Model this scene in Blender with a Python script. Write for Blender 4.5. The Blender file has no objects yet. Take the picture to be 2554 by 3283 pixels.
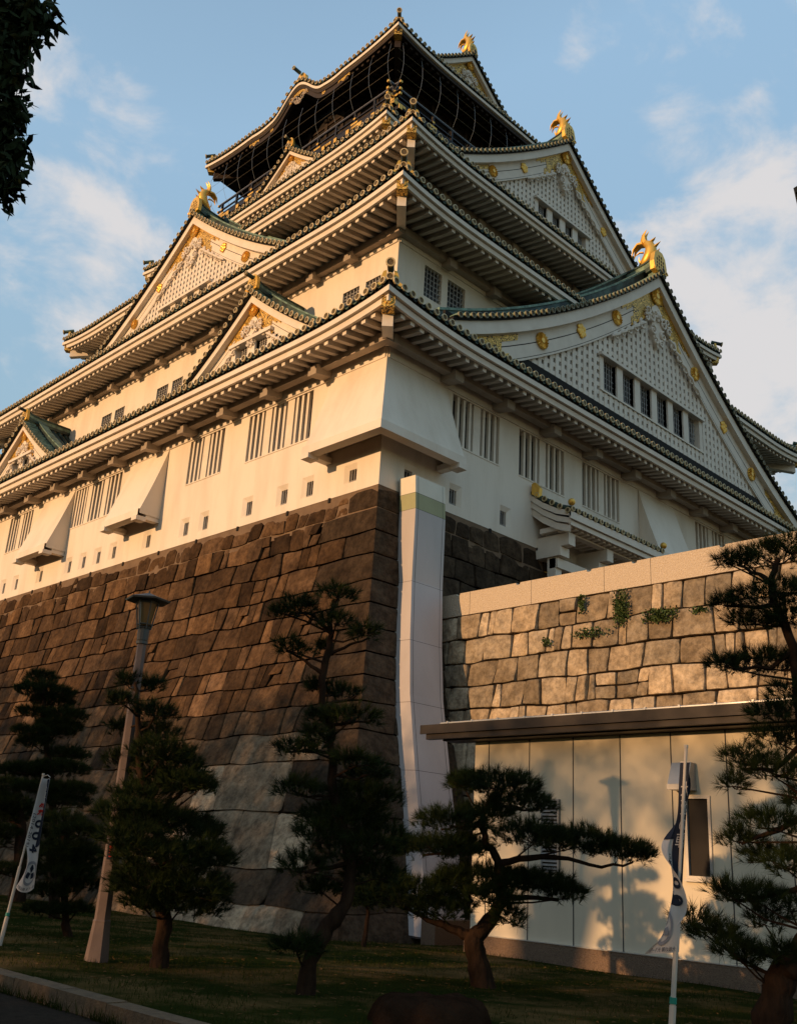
import bpy, math, random
import numpy as np
R = math.radians
random.seed(7); rng = np.random.default_rng(7)
SC = bpy.context.scene
COL = SC.collection

# ------------------------------------------------------------------ light settings (tuned together)
EXPOSURE = 0.0
SKY_STRENGTH = 0.13
SKY_TINT = (4.1, 3.7, 3.1, 1)
CLOUD_COL = (5.9, 5.6, 5.5, 1)
SKY_CAP = 3.7
SUN_E = 4.25
SUN_COL = (1.0, .59, .28)
CLOUDS = [((0.27, 0.782, 0.561), 0, 11, 1.0), ((0.344, 0.765, 0.544), 0, 9, 0.8), ((0.328, 0.807, 0.492), 0, 11, 1.0), ((0.788, 0.336, 0.516), 0, 15, 1.0), ((0.814, 0.392, 0.428), 0, 17, 1.0), ((0.605, 0.347, 0.717), 0, 6, 0.6), ((0.612, 0.391, 0.688), 0, 4, 0.5), ((0.674, 0.262, 0.691), 0, 8, 0.5), ((0.704, 0.381, 0.599), 0, 9, 0.7)]

# ------------------------------------------------------------------ camera, sky, sun, exposure
cd = bpy.data.cameras.new("camera"); cam = bpy.data.objects.new("camera", cd); COL.objects.link(cam)
CAMP = (-21.767, -23.456, 1.6)
def cam_matrix(yaw, pitch, roll):
    from mathutils import Matrix, Vector
    fw = Vector((math.cos(pitch)*math.cos(yaw), math.cos(pitch)*math.sin(yaw), math.sin(pitch)))
    rt = Vector((math.sin(yaw), -math.cos(yaw), 0)); up = rt.cross(fw)
    r = math.cos(roll)*rt + math.sin(roll)*up; u = -math.sin(roll)*rt + math.cos(roll)*up
    m = Matrix((( r.x, u.x, -fw.x, CAMP[0]), (r.y, u.y, -fw.y, CAMP[1]), (r.z, u.z, -fw.z, CAMP[2]), (0, 0, 0, 1)))
    return m
cam.matrix_world = cam_matrix(0.79948171, 0.33815575, 0.05976215)
cd.lens = 34.79; cd.sensor_width = 36; cd.sensor_fit = 'AUTO'; cd.clip_end = 5000; cd.clip_start = 0.05
SC.camera = cam
SUN_EL, SUN_AZ = R(10.5), math.atan2(0.20, -0.98)      # direction to the sun: from -x and a little +y
SDIR = (math.cos(SUN_EL)*math.cos(SUN_AZ), math.cos(SUN_EL)*math.sin(SUN_AZ), math.sin(SUN_EL))
SC.view_settings.view_transform = 'Standard'; SC.view_settings.look = 'None'
SC.view_settings.exposure = EXPOSURE; SC.view_settings.gamma = 1.0
w = bpy.data.worlds.new("World"); SC.world = w; w.use_nodes = True
nt = w.node_tree; nt.nodes.clear()
def N(t, **k):
    n = nt.nodes.new(t)
    for a, b in k.items(): setattr(n, a, b)
    return n
LK = lambda a, b: nt.links.new(a, b)
out = N('ShaderNodeOutputWorld'); bg = N('ShaderNodeBackground'); LK(bg.outputs[0], out.inputs[0])
sky = N('ShaderNodeTexSky'); sky.sky_type = 'NISHITA'; sky.sun_disc = False
sky.sun_elevation = SUN_EL; sky.sun_rotation = math.atan2(SDIR[0], SDIR[1])
sky.altitude = 50; sky.air_density = 1.0; sky.dust_density = 0.6; sky.ozone_density = 1.6
bg.inputs[1].default_value = SKY_STRENGTH
# soft clouds: noise over the direction of view, thicker in three banks of the sky
tc = N('ShaderNodeTexCoord'); 
def blob(dirv, r0, r1):
    d = N('ShaderNodeVectorMath', operation='DOT_PRODUCT'); LK(tc.outputs['Generated'], d.inputs[0]); d.inputs[1].default_value = dirv
    m = N('ShaderNodeMapRange'); m.interpolation_type = 'SMOOTHSTEP'
    m.inputs[1].default_value = math.cos(R(r1)); m.inputs[2].default_value = math.cos(R(r0)); LK(d.outputs['Value'], m.inputs[0])
    return m.outputs[0]
def mx(op, a, b):
    m = N('ShaderNodeMath', operation=op)
    for i, v in enumerate((a, b)):
        if isinstance(v, (int, float)): m.inputs[i].default_value = v
        else: LK(v, m.inputs[i])
    return m.outputs[0]
mp = N('ShaderNodeMapping'); mp.inputs['Scale'].default_value = (1, 1, 1.7); LK(tc.outputs['Generated'], mp.inputs[0])
n1 = N('ShaderNodeTexNoise'); n1.inputs['Scale'].default_value = 9.0; n1.inputs['Detail'].default_value = 8; n1.inputs['Roughness'].default_value = .58; LK(mp.outputs[0], n1.inputs['Vector'])
n1.inputs['Distortion'].default_value = .25
n2 = N('ShaderNodeTexNoise'); n2.inputs['Scale'].default_value = 2.2; n2.inputs['Detail'].default_value = 4; LK(mp.outputs[0], n2.inputs['Vector'])
bl = None
for dv, r0, r1, g in CLOUDS:
    o = mx('MULTIPLY', blob(dv, r0, r1), g)
    bl = o if bl is None else mx('MAXIMUM', bl, o)
dens = mx('ADD', mx('MULTIPLY', n1.outputs['Fac'], 1.0), mx('MULTIPLY', n2.outputs['Fac'], .35))
dens = mx('ADD', dens, mx('MULTIPLY', bl, .36))
cr = N('ShaderNodeMapRange'); cr.interpolation_type = 'SMOOTHSTEP'; cr.inputs[1].default_value = .86; cr.inputs[2].default_value = 1.14; LK(dens, cr.inputs[0])
cl = mx('MULTIPLY', cr.outputs[0], .88)
mixc = N('ShaderNodeMix'); mixc.data_type = 'RGBA'; LK(cl, mixc.inputs[0])
# the sky's glow round the low sun is compressed so that it does not outshine the rest of the dome
skm = N('ShaderNodeVectorMath', operation='MULTIPLY'); LK(sky.outputs[0], skm.inputs[0]); skm.inputs[1].default_value = SKY_TINT[:3]
skd = N('ShaderNodeVectorMath', operation='DOT_PRODUCT'); LK(skm.outputs[0], skd.inputs[0]); skd.inputs[1].default_value = (.3, .5, .2)
skf = mx('MINIMUM', mx('DIVIDE', SKY_CAP, skd.outputs['Value']), 1.0)
skc = N('ShaderNodeVectorMath', operation='SCALE'); LK(skm.outputs[0], skc.inputs[0]); LK(skf, skc.inputs['Scale'])
LK(skc.outputs[0], mixc.inputs[6]); mixc.inputs[7].default_value = CLOUD_COL
LK(mixc.outputs[2], bg.inputs[0])
sl = bpy.data.lights.new("sun", 'SUN'); sl.energy = SUN_E; sl.angle = R(0.53); sl.color = SUN_COL
so = bpy.data.objects.new("sun", sl); COL.objects.link(so)
from mathutils import Vector, Matrix
so.rotation_euler = Vector(SDIR).to_track_quat('Z', 'Y').to_euler(); so.location = (-60, 20, 40)

# ------------------------------------------------------------------ materials
def mat(name, c1, c2=None, scale=3.0, rough=.8, metal=0.0, bump=0.0, bscale=None, detail=6, tint=False, stretch=None, spec=.3, contrast=(.3, .7)):
    m = bpy.data.materials.new(name); m.use_nodes = True
    t = m.node_tree; b = t.nodes['Principled BSDF']; L = t.links.new
    b.inputs['Roughness'].default_value = rough; b.inputs['Metallic'].default_value = metal
    b.inputs['Specular IOR Level'].default_value = spec
    b.inputs['Base Color'].default_value = (*c1, 1)
    if c2 is not None or bump or tint:
        co = t.nodes.new('ShaderNodeTexCoord'); vec = co.outputs['Object']
        if stretch:
            mpn = t.nodes.new('ShaderNodeMapping'); mpn.inputs['Scale'].default_value = stretch; L(vec, mpn.inputs[0]); vec = mpn.outputs[0]
        no = t.nodes.new('ShaderNodeTexNoise'); no.inputs['Scale'].default_value = scale; no.inputs['Detail'].default_value = detail
        no.inputs['Roughness'].default_value = .62; L(vec, no.inputs['Vector'])
        rp = t.nodes.new('ShaderNodeMapRange'); rp.inputs[1].default_value = contrast[0]; rp.inputs[2].default_value = contrast[1]; L(no.outputs['Fac'], rp.inputs[0])
        mi = t.nodes.new('ShaderNodeMix'); mi.data_type = 'RGBA'; mi.inputs[6].default_value = (*c1, 1); mi.inputs[7].default_value = (*(c2 or c1), 1)
        L(rp.outputs[0], mi.inputs[0]); colout = mi.outputs[2]
        if tint:
            at = t.nodes.new('ShaderNodeAttribute'); at.attribute_name = 'tint'
            mu = t.nodes.new('ShaderNodeMix'); mu.data_type = 'RGBA'; mu.blend_type = 'MULTIPLY'; mu.inputs[0].default_value = 1
            L(colout, mu.inputs[6]); L(at.outputs['Color'], mu.inputs[7]); colout = mu.outputs[2]
        L(colout, b.inputs['Base Color'])
        if bump:
            bn = t.nodes.new('ShaderNodeTexNoise'); bn.inputs['Scale'].default_value = bscale or scale*4; bn.inputs['Detail'].default_value = 8; L(vec, bn.inputs['Vector'])
            bp = t.nodes.new('ShaderNodeBump'); bp.inputs['Strength'].default_value = bump; bp.inputs['Distance'].default_value = .05
            L(bn.outputs['Fac'], bp.inputs['Height']); L(bp.outputs[0], b.inputs['Normal'])
            if tint:                                     # masonry: a coarse chipped relief below the fine grain, and blotchy dark stains
                b2 = t.nodes.new('ShaderNodeTexNoise'); b2.inputs['Scale'].default_value = 2.6; b2.inputs['Detail'].default_value = 5; L(vec, b2.inputs['Vector'])
                p2 = t.nodes.new('ShaderNodeBump'); p2.inputs['Strength'].default_value = .7; p2.inputs['Distance'].default_value = .14
                L(b2.outputs['Fac'], p2.inputs['Height']); L(p2.outputs[0], bp.inputs['Normal'])
                s2 = t.nodes.new('ShaderNodeTexNoise'); s2.inputs['Scale'].default_value = 5.5; s2.inputs['Detail'].default_value = 9; s2.inputs['Roughness'].default_value = .75; L(vec, s2.inputs['Vector'])
                r2 = t.nodes.new('ShaderNodeMapRange'); r2.inputs[1].default_value = .38; r2.inputs[2].default_value = .58; r2.inputs[3].default_value = .55; r2.inputs[4].default_value = 1.05; L(s2.outputs['Fac'], r2.inputs[0])
                m2 = t.nodes.new('ShaderNodeMix'); m2.data_type = 'RGBA'; m2.blend_type = 'MULTIPLY'; m2.inputs[0].default_value = 1
                L(colout, m2.inputs[6]); L(r2.outputs[0], m2.inputs[7]); L(m2.outputs[2], b.inputs['Base Color'])
    return m
M = {}
M['plaster'] = mat('plaster', (.75, .67, .57), (.56, .475, .375), .9, .85, bump=.15, bscale=9, stretch=(1, 1, .2), contrast=(.44, .95))
M['trim'] = mat('white trim', (.77, .69, .59), (.66, .58, .49), 1.5, .8, bump=.05)
M['soffit'] = mat('shaded soffit', (.40, .335, .275), (.29, .24, .195), 1.2, .85)  # shade under the eaves is put into this darker colour
M['rafter'] = mat('shaded rafter white', (.52, .46, .395), (.44, .385, .325), 2, .85)  # rafter bodies coloured as if in shade; tips take the white trim
M['tile'] = mat('bronze tile', (.022, .03, .027), (.10, .17, .135), 1.1, .55, .25, .15, contrast=(.4, .75))
M['tilelight'] = mat('verdigris tile', (.05, .075, .06), (.24, .36, .27), 2.6, .6, .1, .1, contrast=(.3, .7))
M['ring'] = mat('tile end ring', (.62, .50, .28), (.48, .38, .21), 5, .5, .15)
M['ringdull'] = mat('dimmed verge ring', (.26, .24, .16), (.18, .17, .11), 5, .6, .1)  # duller copy of the ring colour, dimmed for right face gables out of sun
M['ringin'] = mat('tile end boss', (.085, .058, .03), (.17, .125, .065), 14, .5, .3, .5, 30)
M['gap'] = mat('dark gap', (.014, .012, .010), rough=.9)
M['gold'] = mat('gilding', (.86, .53, .11), (.72, .40, .07), 3, .40, .5, .12, 14)
M['golddark'] = mat('recess behind gilding', (.09, .06, .03), rough=.8)
M['black'] = mat('black lacquer', (.010, .008, .0075), (.018, .013, .011), 2, .45)
M['blackwood'] = mat('dark timber', (.022, .015, .012), (.035, .022, .016), 3, .7)
M['winback'] = mat('window interior', (.018, .016, .014), rough=.4, spec=.6)
M['iron'] = mat('grey iron', (.34, .32, .30), (.25, .235, .22), 8, .6, .3)
M['wire'] = mat('steel wire', (.35, .33, .30), rough=.4, metal=.7)
M['latticeback'] = mat('lattice recess', (.10, .082, .066), (.07, .058, .046), 2, .9, spec=.05)
M['stone'] = mat('weathered granite', (.56, .44, .33), (.17, .13, .10), 1.7, .95, spec=.1, bump=.55, bscale=9, tint=True, detail=10, contrast=(.28, .72))
M['stonelight'] = mat('tan granite', (.69, .565, .41), (.35, .28, .20), 2.1, .9, spec=.1, bump=.9, bscale=6, tint=True, detail=10, contrast=(.3, .72))
M['joint'] = mat('deep joint', (.02, .014, .010), rough=1, spec=0)
M['mortar'] = mat('brown mortar', (.20, .135, .085), (.13, .085, .055), 1.8, .95, bump=.4, bscale=9)
M['coping'] = mat('sawn granite', (.64, .53, .40), (.47, .38, .28), 22, .85, bump=.9, bscale=26)
M['panel'] = mat('painted metal panel', (.46, .42, .405), (.40, .36, .345), .9, .5, bump=.03, stretch=(1, 1, .3))
M['panelcream'] = mat('cream panel', (.72, .68, .58), (.65, .60, .50), 1, .5)
M['panelolive'] = mat('olive panel', (.34, .35, .20), (.30, .30, .17), 1, .5)
M['seam'] = mat('seam', (.05, .045, .045), rough=.9)
M['hut'] = mat('hut wall panel', (.66, .57, .425), (.57, .49, .365), .8, .75, bump=.05, stretch=(1, 1, .4))
M['plinth'] = mat('pebble plinth', (.22, .145, .095), (.12, .08, .055), 30, .9, bump=.7, bscale=45)
M['eave'] = mat('brown metal eave', (.032, .022, .017), (.022, .016, .012), 3, .5, .2)
M['zinc'] = mat('zinc edge', (.55, .54, .53), rough=.35, metal=.7)
M['alu'] = mat('aluminium', (.42, .40, .38), (.36, .34, .32), 4, .45, .5)
M['glass'] = mat('meshed dark glass', (.012, .009, .008), rough=.5, spec=.15)
M['asphalt'] = mat('asphalt', (.050, .036, .026), (.030, .022, .017), 14, .95, spec=0, bump=.6, bscale=60)
M['kerb'] = mat('granite kerb', (.17, .105, .055), (.09, .055, .03), 9, .9, bump=.5, bscale=40)
M['soil'] = mat('turf and soil', (.018, .022, .005), (.14, .078, .030), .55, 1, bump=.5, bscale=18, contrast=(.46, .70), spec=0)
M['grass'] = mat('grass blade', (.016, .026, .004), (.034, .036, .008), 1.2, .9, spec=0)
M['needle'] = mat('pine needle', (.005, .011, .002), (.024, .033, .006), 5.0, .7, spec=.08, contrast=(.35, .65))
M['bark'] = mat('pine bark', (.040, .022, .013), (.015, .009, .006), 9, .95, spec=.05, bump=.8, bscale=14, stretch=(1, 1, .35))
M['leaf'] = mat('leaf', (.014, .022, .008), (.022, .032, .011), 3, .7, spec=.05)
M['ivy'] = mat('ivy leaf', (.03, .055, .012), (.055, .085, .02), 6, .7)
M['lamp'] = mat('lamp post paint', (.145, .10, .083), (.11, .075, .062), 3, .6, bump=.1)
M['lampmetal'] = mat('lamp head metal', (.10, .10, .09), (.07, .065, .06), 4, .5, .4)
M['amber'] = mat('amber glass', (.16, .085, .02), (.10, .05, .012), 2, .3, spec=.6)
M['cloth'] = mat('banner cloth', (.56, .49, .44), (.48, .42, .38), 2, .9)
M['navy'] = mat('navy print', (.016, .018, .030), rough=.9)
M['red'] = mat('red print', (.50, .03, .02), rough=.9)
M['grey'] = mat('grey print', (.26, .24, .25), (.18, .17, .18), 8, .9)
M['pole'] = mat('white pole', (.50, .43, .36), rough=.45)
M['teal'] = mat('teal band', (.02, .22, .16), rough=.5)
M['litter'] = mat('dry needle litter', (.15, .085, .035), (.075, .042, .02), 9, .9, spec=0)
M['rock'] = mat('red brown stump', (.032, .017, .010), (.014, .008, .005), 3, .95, spec=0, bump=1, bscale=9)
def filigree():
    m = mat('gilt filigree', (.80, .50, .12), rough=.4, metal=.35); t = m.node_tree; L = t.links.new; b = t.nodes['Principled BSDF']
    co = t.nodes.new('ShaderNodeTexCoord'); no = t.nodes.new('ShaderNodeTexNoise'); no.inputs['Scale'].default_value = 2.2; no.inputs['Detail'].default_value = 1.5; no.inputs['Distortion'].default_value = 2.2
    L(co.outputs['Object'], no.inputs['Vector'])
    wv = t.nodes.new('ShaderNodeMath'); wv.operation = 'MULTIPLY'; wv.inputs[1].default_value = 46; L(no.outputs['Fac'], wv.inputs[0])
    sn = t.nodes.new('ShaderNodeMath'); sn.operation = 'SINE'; L(wv.outputs[0], sn.inputs[0])
    rp = t.nodes.new('ShaderNodeMapRange'); rp.inputs[1].default_value = -.6; rp.inputs[2].default_value = -.2; L(sn.outputs[0], rp.inputs[0])
    mi = t.nodes.new('ShaderNodeMix'); mi.data_type = 'RGBA'; mi.inputs[6].default_value = (.045, .03, .016, 1); mi.inputs[7].default_value = (.88, .54, .12, 1)
    L(rp.outputs[0], mi.inputs[0]); L(mi.outputs[2], b.inputs['Base Color'])
    bp = t.nodes.new('ShaderNodeBump'); bp.inputs['Strength'].default_value = .6; bp.inputs['Distance'].default_value = .06; L(rp.outputs[0], bp.inputs['Height']); L(bp.outputs[0], b.inputs['Normal'])
    return m
M['filigree'] = filigree()

# ------------------------------------------------------------------ mesh helpers
class MB:
    def __init__(s): s.v = []; s.f = []; s.m = []; s.t = []
    def add(s, vs, fs, m=0):
        o = len(s.v); s.v.extend(vs)
        for f in fs: s.f.append([i+o for i in f]); s.m.append(m)
    def hexa(s, p, m=0):
        s.add(list(p), [(0,3,2,1),(4,5,6,7),(0,1,5,4),(1,2,6,5),(2,3,7,6),(3,0,4,7)], m)
    def box(s, a, b, m=0, T=None):
        T = T or (lambda x, y, z: (x, y, z))
        s.hexa([T(a[0],a[1],a[2]),T(b[0],a[1],a[2]),T(b[0],b[1],a[2]),T(a[0],b[1],a[2]),T(a[0],a[1],b[2]),T(b[0],a[1],b[2]),T(b[0],b[1],b[2]),T(a[0],b[1],b[2])], m)
    def quad(s, a, b, c, d, m=0): s.add([a,b,c,d], [(0,1,2,3)], m)
    def grid(s, P, m=0):
        nr, nc = len(P), len(P[0]); vs = [p for r in P for p in r]
        s.add(vs, [(i*nc+j, i*nc+j+1, (i+1)*nc+j+1, (i+1)*nc+j) for i in range(nr-1) for j in range(nc-1)], m)
    def tube(s, pts, rad, n=6, m=0, cap=True, flat=1.0):
        pts = [Vector(p) for p in pts]; k = len(pts)
        if not hasattr(rad, '__len__'): rad = [rad]*k
        rows = []; up = None
        for i, p in enumerate(pts):
            t = (pts[min(i+1,k-1)]-pts[max(i-1,0)]); t.normalize()
            if up is None:
                up = Vector((0,0,1)) if abs(t.z) < .9 else Vector((1,0,0))
            a = up - t*up.dot(t)
            if a.length < 1e-4: a = Vector((0.3,1,0.2)) - t*t.dot(Vector((0.3,1,0.2)))
            a.normalize(); b = t.cross(a); up = a
            rows.append([tuple(p + (a*math.cos(2*math.pi*j/n)*flat + b*math.sin(2*math.pi*j/n))*rad[i]) for j in range(n)])
        vs = [q for r in rows for q in r]
        fs = [(i*n+j, i*n+(j+1)%n, (i+1)*n+(j+1)%n, (i+1)*n+j) for i in range(k-1) for j in range(n)]
        if cap: fs += [tuple(range(n-1,-1,-1)), tuple(range((k-1)*n, k*n))]
        s.add(vs, fs, m)
    def prism(s, poly, off, m=0):
        n = len(poly); off = Vector(off); top = [tuple(Vector(p)+off) for p in poly]
        s.add(list(poly)+top, [tuple(range(n-1,-1,-1)), tuple(range(n,2*n))]+[(i,(i+1)%n,n+(i+1)%n,n+i) for i in range(n)], m)
    def build(s, name, mats, parent=None, smooth=None, tint=None):
        me = bpy.data.meshes.new(name)
        base = Vector((0,0,0)); p = parent
        while p is not None:
            base = base + p.location; p = p.parent
        V = np.array(s.v, dtype=np.float64).reshape(-1, 3) - np.array(base)
        me.from_pydata(V.tolist(), [], s.f)
        for k in (mats if isinstance(mats, (list, tuple)) else [mats]): me.materials.append(M[k])
        me.polygons.foreach_set('material_index', s.m)
        if smooth is not None:
            me.polygons.foreach_set('use_smooth', [True]*len(s.f)); me.set_sharp_from_angle(angle=R(smooth))
        if s.t:
            a = me.color_attributes.new('tint', 'FLOAT_COLOR', 'POINT'); a.data.foreach_set('color', np.array(s.t, dtype=np.float32).ravel())
        me.update()
        o = bpy.data.objects.new(name, me); COL.objects.link(o)
        if parent is not None: o.parent = parent
        return o
def tag(o, label=None, cat=None, group=None, kind=None):
    for k, v in (('label', label), ('category', cat), ('group', group), ('kind', kind)):
        if v: o[k] = v
    return o
def empty(name, loc, label, cat, group=None):
    o = bpy.data.objects.new(name, None); COL.objects.link(o); o.location = loc
    o.empty_display_size = .3
    return tag(o, label, cat, group)
def tris_mesh(name, V, mats, parent=None, midx=None, quads=False):
    n = 4 if quads else 3; V = np.asarray(V, dtype=np.float32).reshape(-1, 3)
    base = Vector((0,0,0)); p = parent
    while p is not None: base = base + p.location; p = p.parent
    V = V - np.array(base, dtype=np.float32)
    me = bpy.data.meshes.new(name); nv = len(V); nf = nv//n
    me.vertices.add(nv); me.vertices.foreach_set('co', V.ravel())
    me.loops.add(nv); me.loops.foreach_set('vertex_index', np.arange(nv, dtype=np.int32))
    me.polygons.add(nf); me.polygons.foreach_set('loop_start', np.arange(0, nv, n, dtype=np.int32))
    try: me.polygons.foreach_set('loop_total', np.full(nf, n, dtype=np.int32))
    except Exception: pass
    for k in mats: me.materials.append(M[k])
    if midx is not None: me.polygons.foreach_set('material_index', midx)
    me.update(calc_edges=True)
    o = bpy.data.objects.new(name, me); COL.objects.link(o)
    if parent is not None: o.parent = parent
    return o
def smooth01(t): t = min(1, max(0, t)); return t*t*(3-2*t)
# ------------------------------------------------------------------ the keep: frames and sizes
H, W, LY = 13.84, 40.4, 44.4
FR = lambda s, d, z: (s, d, z)              # right face: s = x, depth = y
FL = lambda s, d, z: (d, s, z)              # left face: s = y, depth = x
FB = lambda s, d, z: (s, LY-d, z)
FF = lambda s, d, z: (W-d, s, z)
keep = empty('castle_keep', (0, 0, H), 'white five tier castle keep with green bronze roofs and gilded gables on its stone base', 'castle')

def wall_cells(mb, T, s0, s1, z0, z1, d, ops, m=0):
    S = sorted({s0, s1, *[o[0] for o in ops], *[o[1] for o in ops]}); Z = sorted({z0, z1, *[o[2] for o in ops], *[o[3] for o in ops]})
    S = [s for s in S if s0 <= s <= s1]; Z = [z for z in Z if z0 <= z <= z1]
    for i in range(len(S)-1):
        for j in range(len(Z)-1):
            cs, cz = (S[i]+S[i+1])/2, (Z[j]+Z[j+1])/2
            if any(o[0] < cs < o[1] and o[2] < cz < o[3] for o in ops): continue
            mb.quad(T(S[i], d, Z[j]), T(S[i+1], d, Z[j]), T(S[i+1], d, Z[j+1]), T(S[i], d, Z[j+1]), m)
def reveal(mb, T, o, d, dep, m=0, mback=1, inner=None):
    a = o; b = inner or o
    A = [T(a[0],d,a[2]),T(a[1],d,a[2]),T(a[1],d,a[3]),T(a[0],d,a[3])]; B = [T(b[0],d+dep,b[2]),T(b[1],d+dep,b[2]),T(b[1],d+dep,b[3]),T(b[0],d+dep,b[3])]
    for i in range(4): mb.quad(A[i], A[(i+1)%4], B[(i+1)%4], B[i], m)
    if inner:
        e = dep+.16; Cc = [T(b[0],d+e,b[2]),T(b[1],d+e,b[2]),T(b[1],d+e,b[3]),T(b[0],d+e,b[3])]
        for i in range(4): mb.quad(B[i], B[(i+1)%4], Cc[(i+1)%4], Cc[i], m)
        mb.quad(*Cc, mback)
    else: mb.quad(*B, mback)
def barred_window(T, s0, s1, groups, z0=16.66, z1=18.72, d=0):
    op = (s0, s1, z0, z1); mb = MB(); reveal(mb, T, op, d, .42)
    mb.box((s0-.02, d-.025, z0-.06), (s1+.02, d+.05, z0-.003), 0, T)
    wn = mb.build('barred_window', ['plaster', 'winback'], keep)
    b = MB(); g = len(groups); tot = s1-s0; mw = .42
    gw = (tot-.18-(g-1)*mw)/g
    for i, nb in enumerate(groups):
        g0 = s0+.18+i*(gw+mw)
        if i: b.box((g0-mw, d+.05, z0), (g0, d+.24, z1), 0, T)
        for k in range(nb):
            c = g0 + gw*(k+.62)/(nb+.15)
            b.box((c-.065, d+.06, z0), (c+.065, d+.19, z1), 0, T)
    b.build('window_bars', ['trim'], wn)
    return op
def loophole(T, sc, z0=14.2, z1=15.04, d=0, w=.68):
    op = (sc-w/2, sc+w/2, z0, z1); mb = MB()
    reveal(mb, T, op, d, .10, 0, 1, (sc-.24, sc+.15, z0+.03, z1-.19))
    ob = mb.build('loophole', ['plaster', 'winback'], keep)
    b = MB()
    for c in (-.10, .04): b.box((sc+c-.014, d+.11, z0+.032), (sc+c+.014, d+.13, z1-.192), 0, T)
    b.box((sc-.238, d+.105, z0+.07), (sc+.148, d+.132, z0+.10), 0, T)
    b.build('loophole_bars', ['iron'], ob)
    return op
def grid_window(T, s0, s1, z0, z1, d, parent=None, dep=.2, nv=4, nh=5):
    op = (s0, s1, z0, z1); mb = MB(); reveal(mb, T, op, d, dep)
    ob = mb.build('grid_window', ['plaster', 'winback'], parent or keep)
    b = MB()
    for i in range(1, nv+1):
        c = s0+(s1-s0)*i/(nv+1); b.box((c-.024, d+dep*.3, z0), (c+.024, d+dep*.3+.03, z1), 0, T)
    for j in range(1, nh+1):
        c = z0+(z1-z0)*j/(nh+1); b.box((s0, d+dep*.3+.035, c-.022), (s1, d+dep*.3+.06, c+.022), 0, T)
    b.build('window_grid', ['iron'], ob)
    return op

# ------------------------------------------------------------------ storeys
opsL = [loophole(FL, s) for s in (3.9, 5.42, 7.63, 10.65, 12.1, 15.1, 18.1, 19.55, 20.98, 22.42, 25.5, 28.35, 29.9, 31.6, 33.2, 36.0, 38.4)] + [loophole(FL, 1.52, 14.24, 14.95)]
opsL += [barred_window(FL, 4.05, 8.13, [3, 3, 3]), barred_window(FL, 9.86, 12.45, [3, 3]), barred_window(FL, 18.3, 22.88, [3, 3, 4]), barred_window(FL, 27.7, 30.48, [3, 3]), barred_window(FL, 33.2, 37.4, [3, 3, 3])]
opsR = [loophole(FR, 1.55), loophole(FR, 3.95), loophole(FR, 6.92), loophole(FR, 21.6)]
opsR += [barred_window(FR, 3.6, 6.42, [3, 3]), barred_window(FR, 7.71, 10.82, [3, 3]), barred_window(FR, 12.17, 15.08, [3, 3]), barred_window(FR, 22.05, 25.1, [3, 3]), barred_window(FR, 27.2, 30.3, [3, 3])]
mb = MB(); wall_cells(mb, FL, 0, LY, H, 19.2, 0, opsL); wall_cells(mb, FR, 0, W, H, 19.2, 0, opsR)
for T, e in ((FB, W), (FF, LY)): mb.quad(T(0,0,H), T(e,0,H), T(e,0,19.2), T(0,0,19.2))
mb.build('storey_wall', 'plaster', keep)
opsL = [grid_window(FL, a, b, 24.75, 25.68, 3.3) for a, b in ((4.31, 5.26), (5.68, 6.76), (19.65, 20.66), (21.06, 22.21), (25.66, 26.74), (27.13, 28.25), (36.2, 37.2), (37.6, 38.7))]
opsR = [grid_window(FR, a, b, 25.05, 26.62, 3.3) for a, b in ((4.98, 6.1), (6.5, 7.68), (33, 34.1), (34.5, 35.6))]
mb = MB(); wall_cells(mb, FL, 3.3, LY-3.3, 20.5, 27.5, 3.3, opsL); wall_cells(mb, FR, 3.3, W-3.3, 20.5, 27.5, 3.3, opsR)
for T, e in ((FB, W), (FF, LY)): mb.quad(T(3.3,3.3,20.5), T(e-3.3,3.3,20.5), T(e-3.3,3.3,27.5), T(3.3,3.3,27.5))
mb.build('storey_wall', 'plaster', keep)
for (ix, iy, z0, z1) in ((7.0, 7.0, 29.0, 34.9), (9.9, 11.8, 36.2, 40.1)):
    mb = MB(); mb.box((ix, iy, z0), (W-ix, LY-iy, z1)); mb.build('storey_wall', 'plaster', keep)

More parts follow.
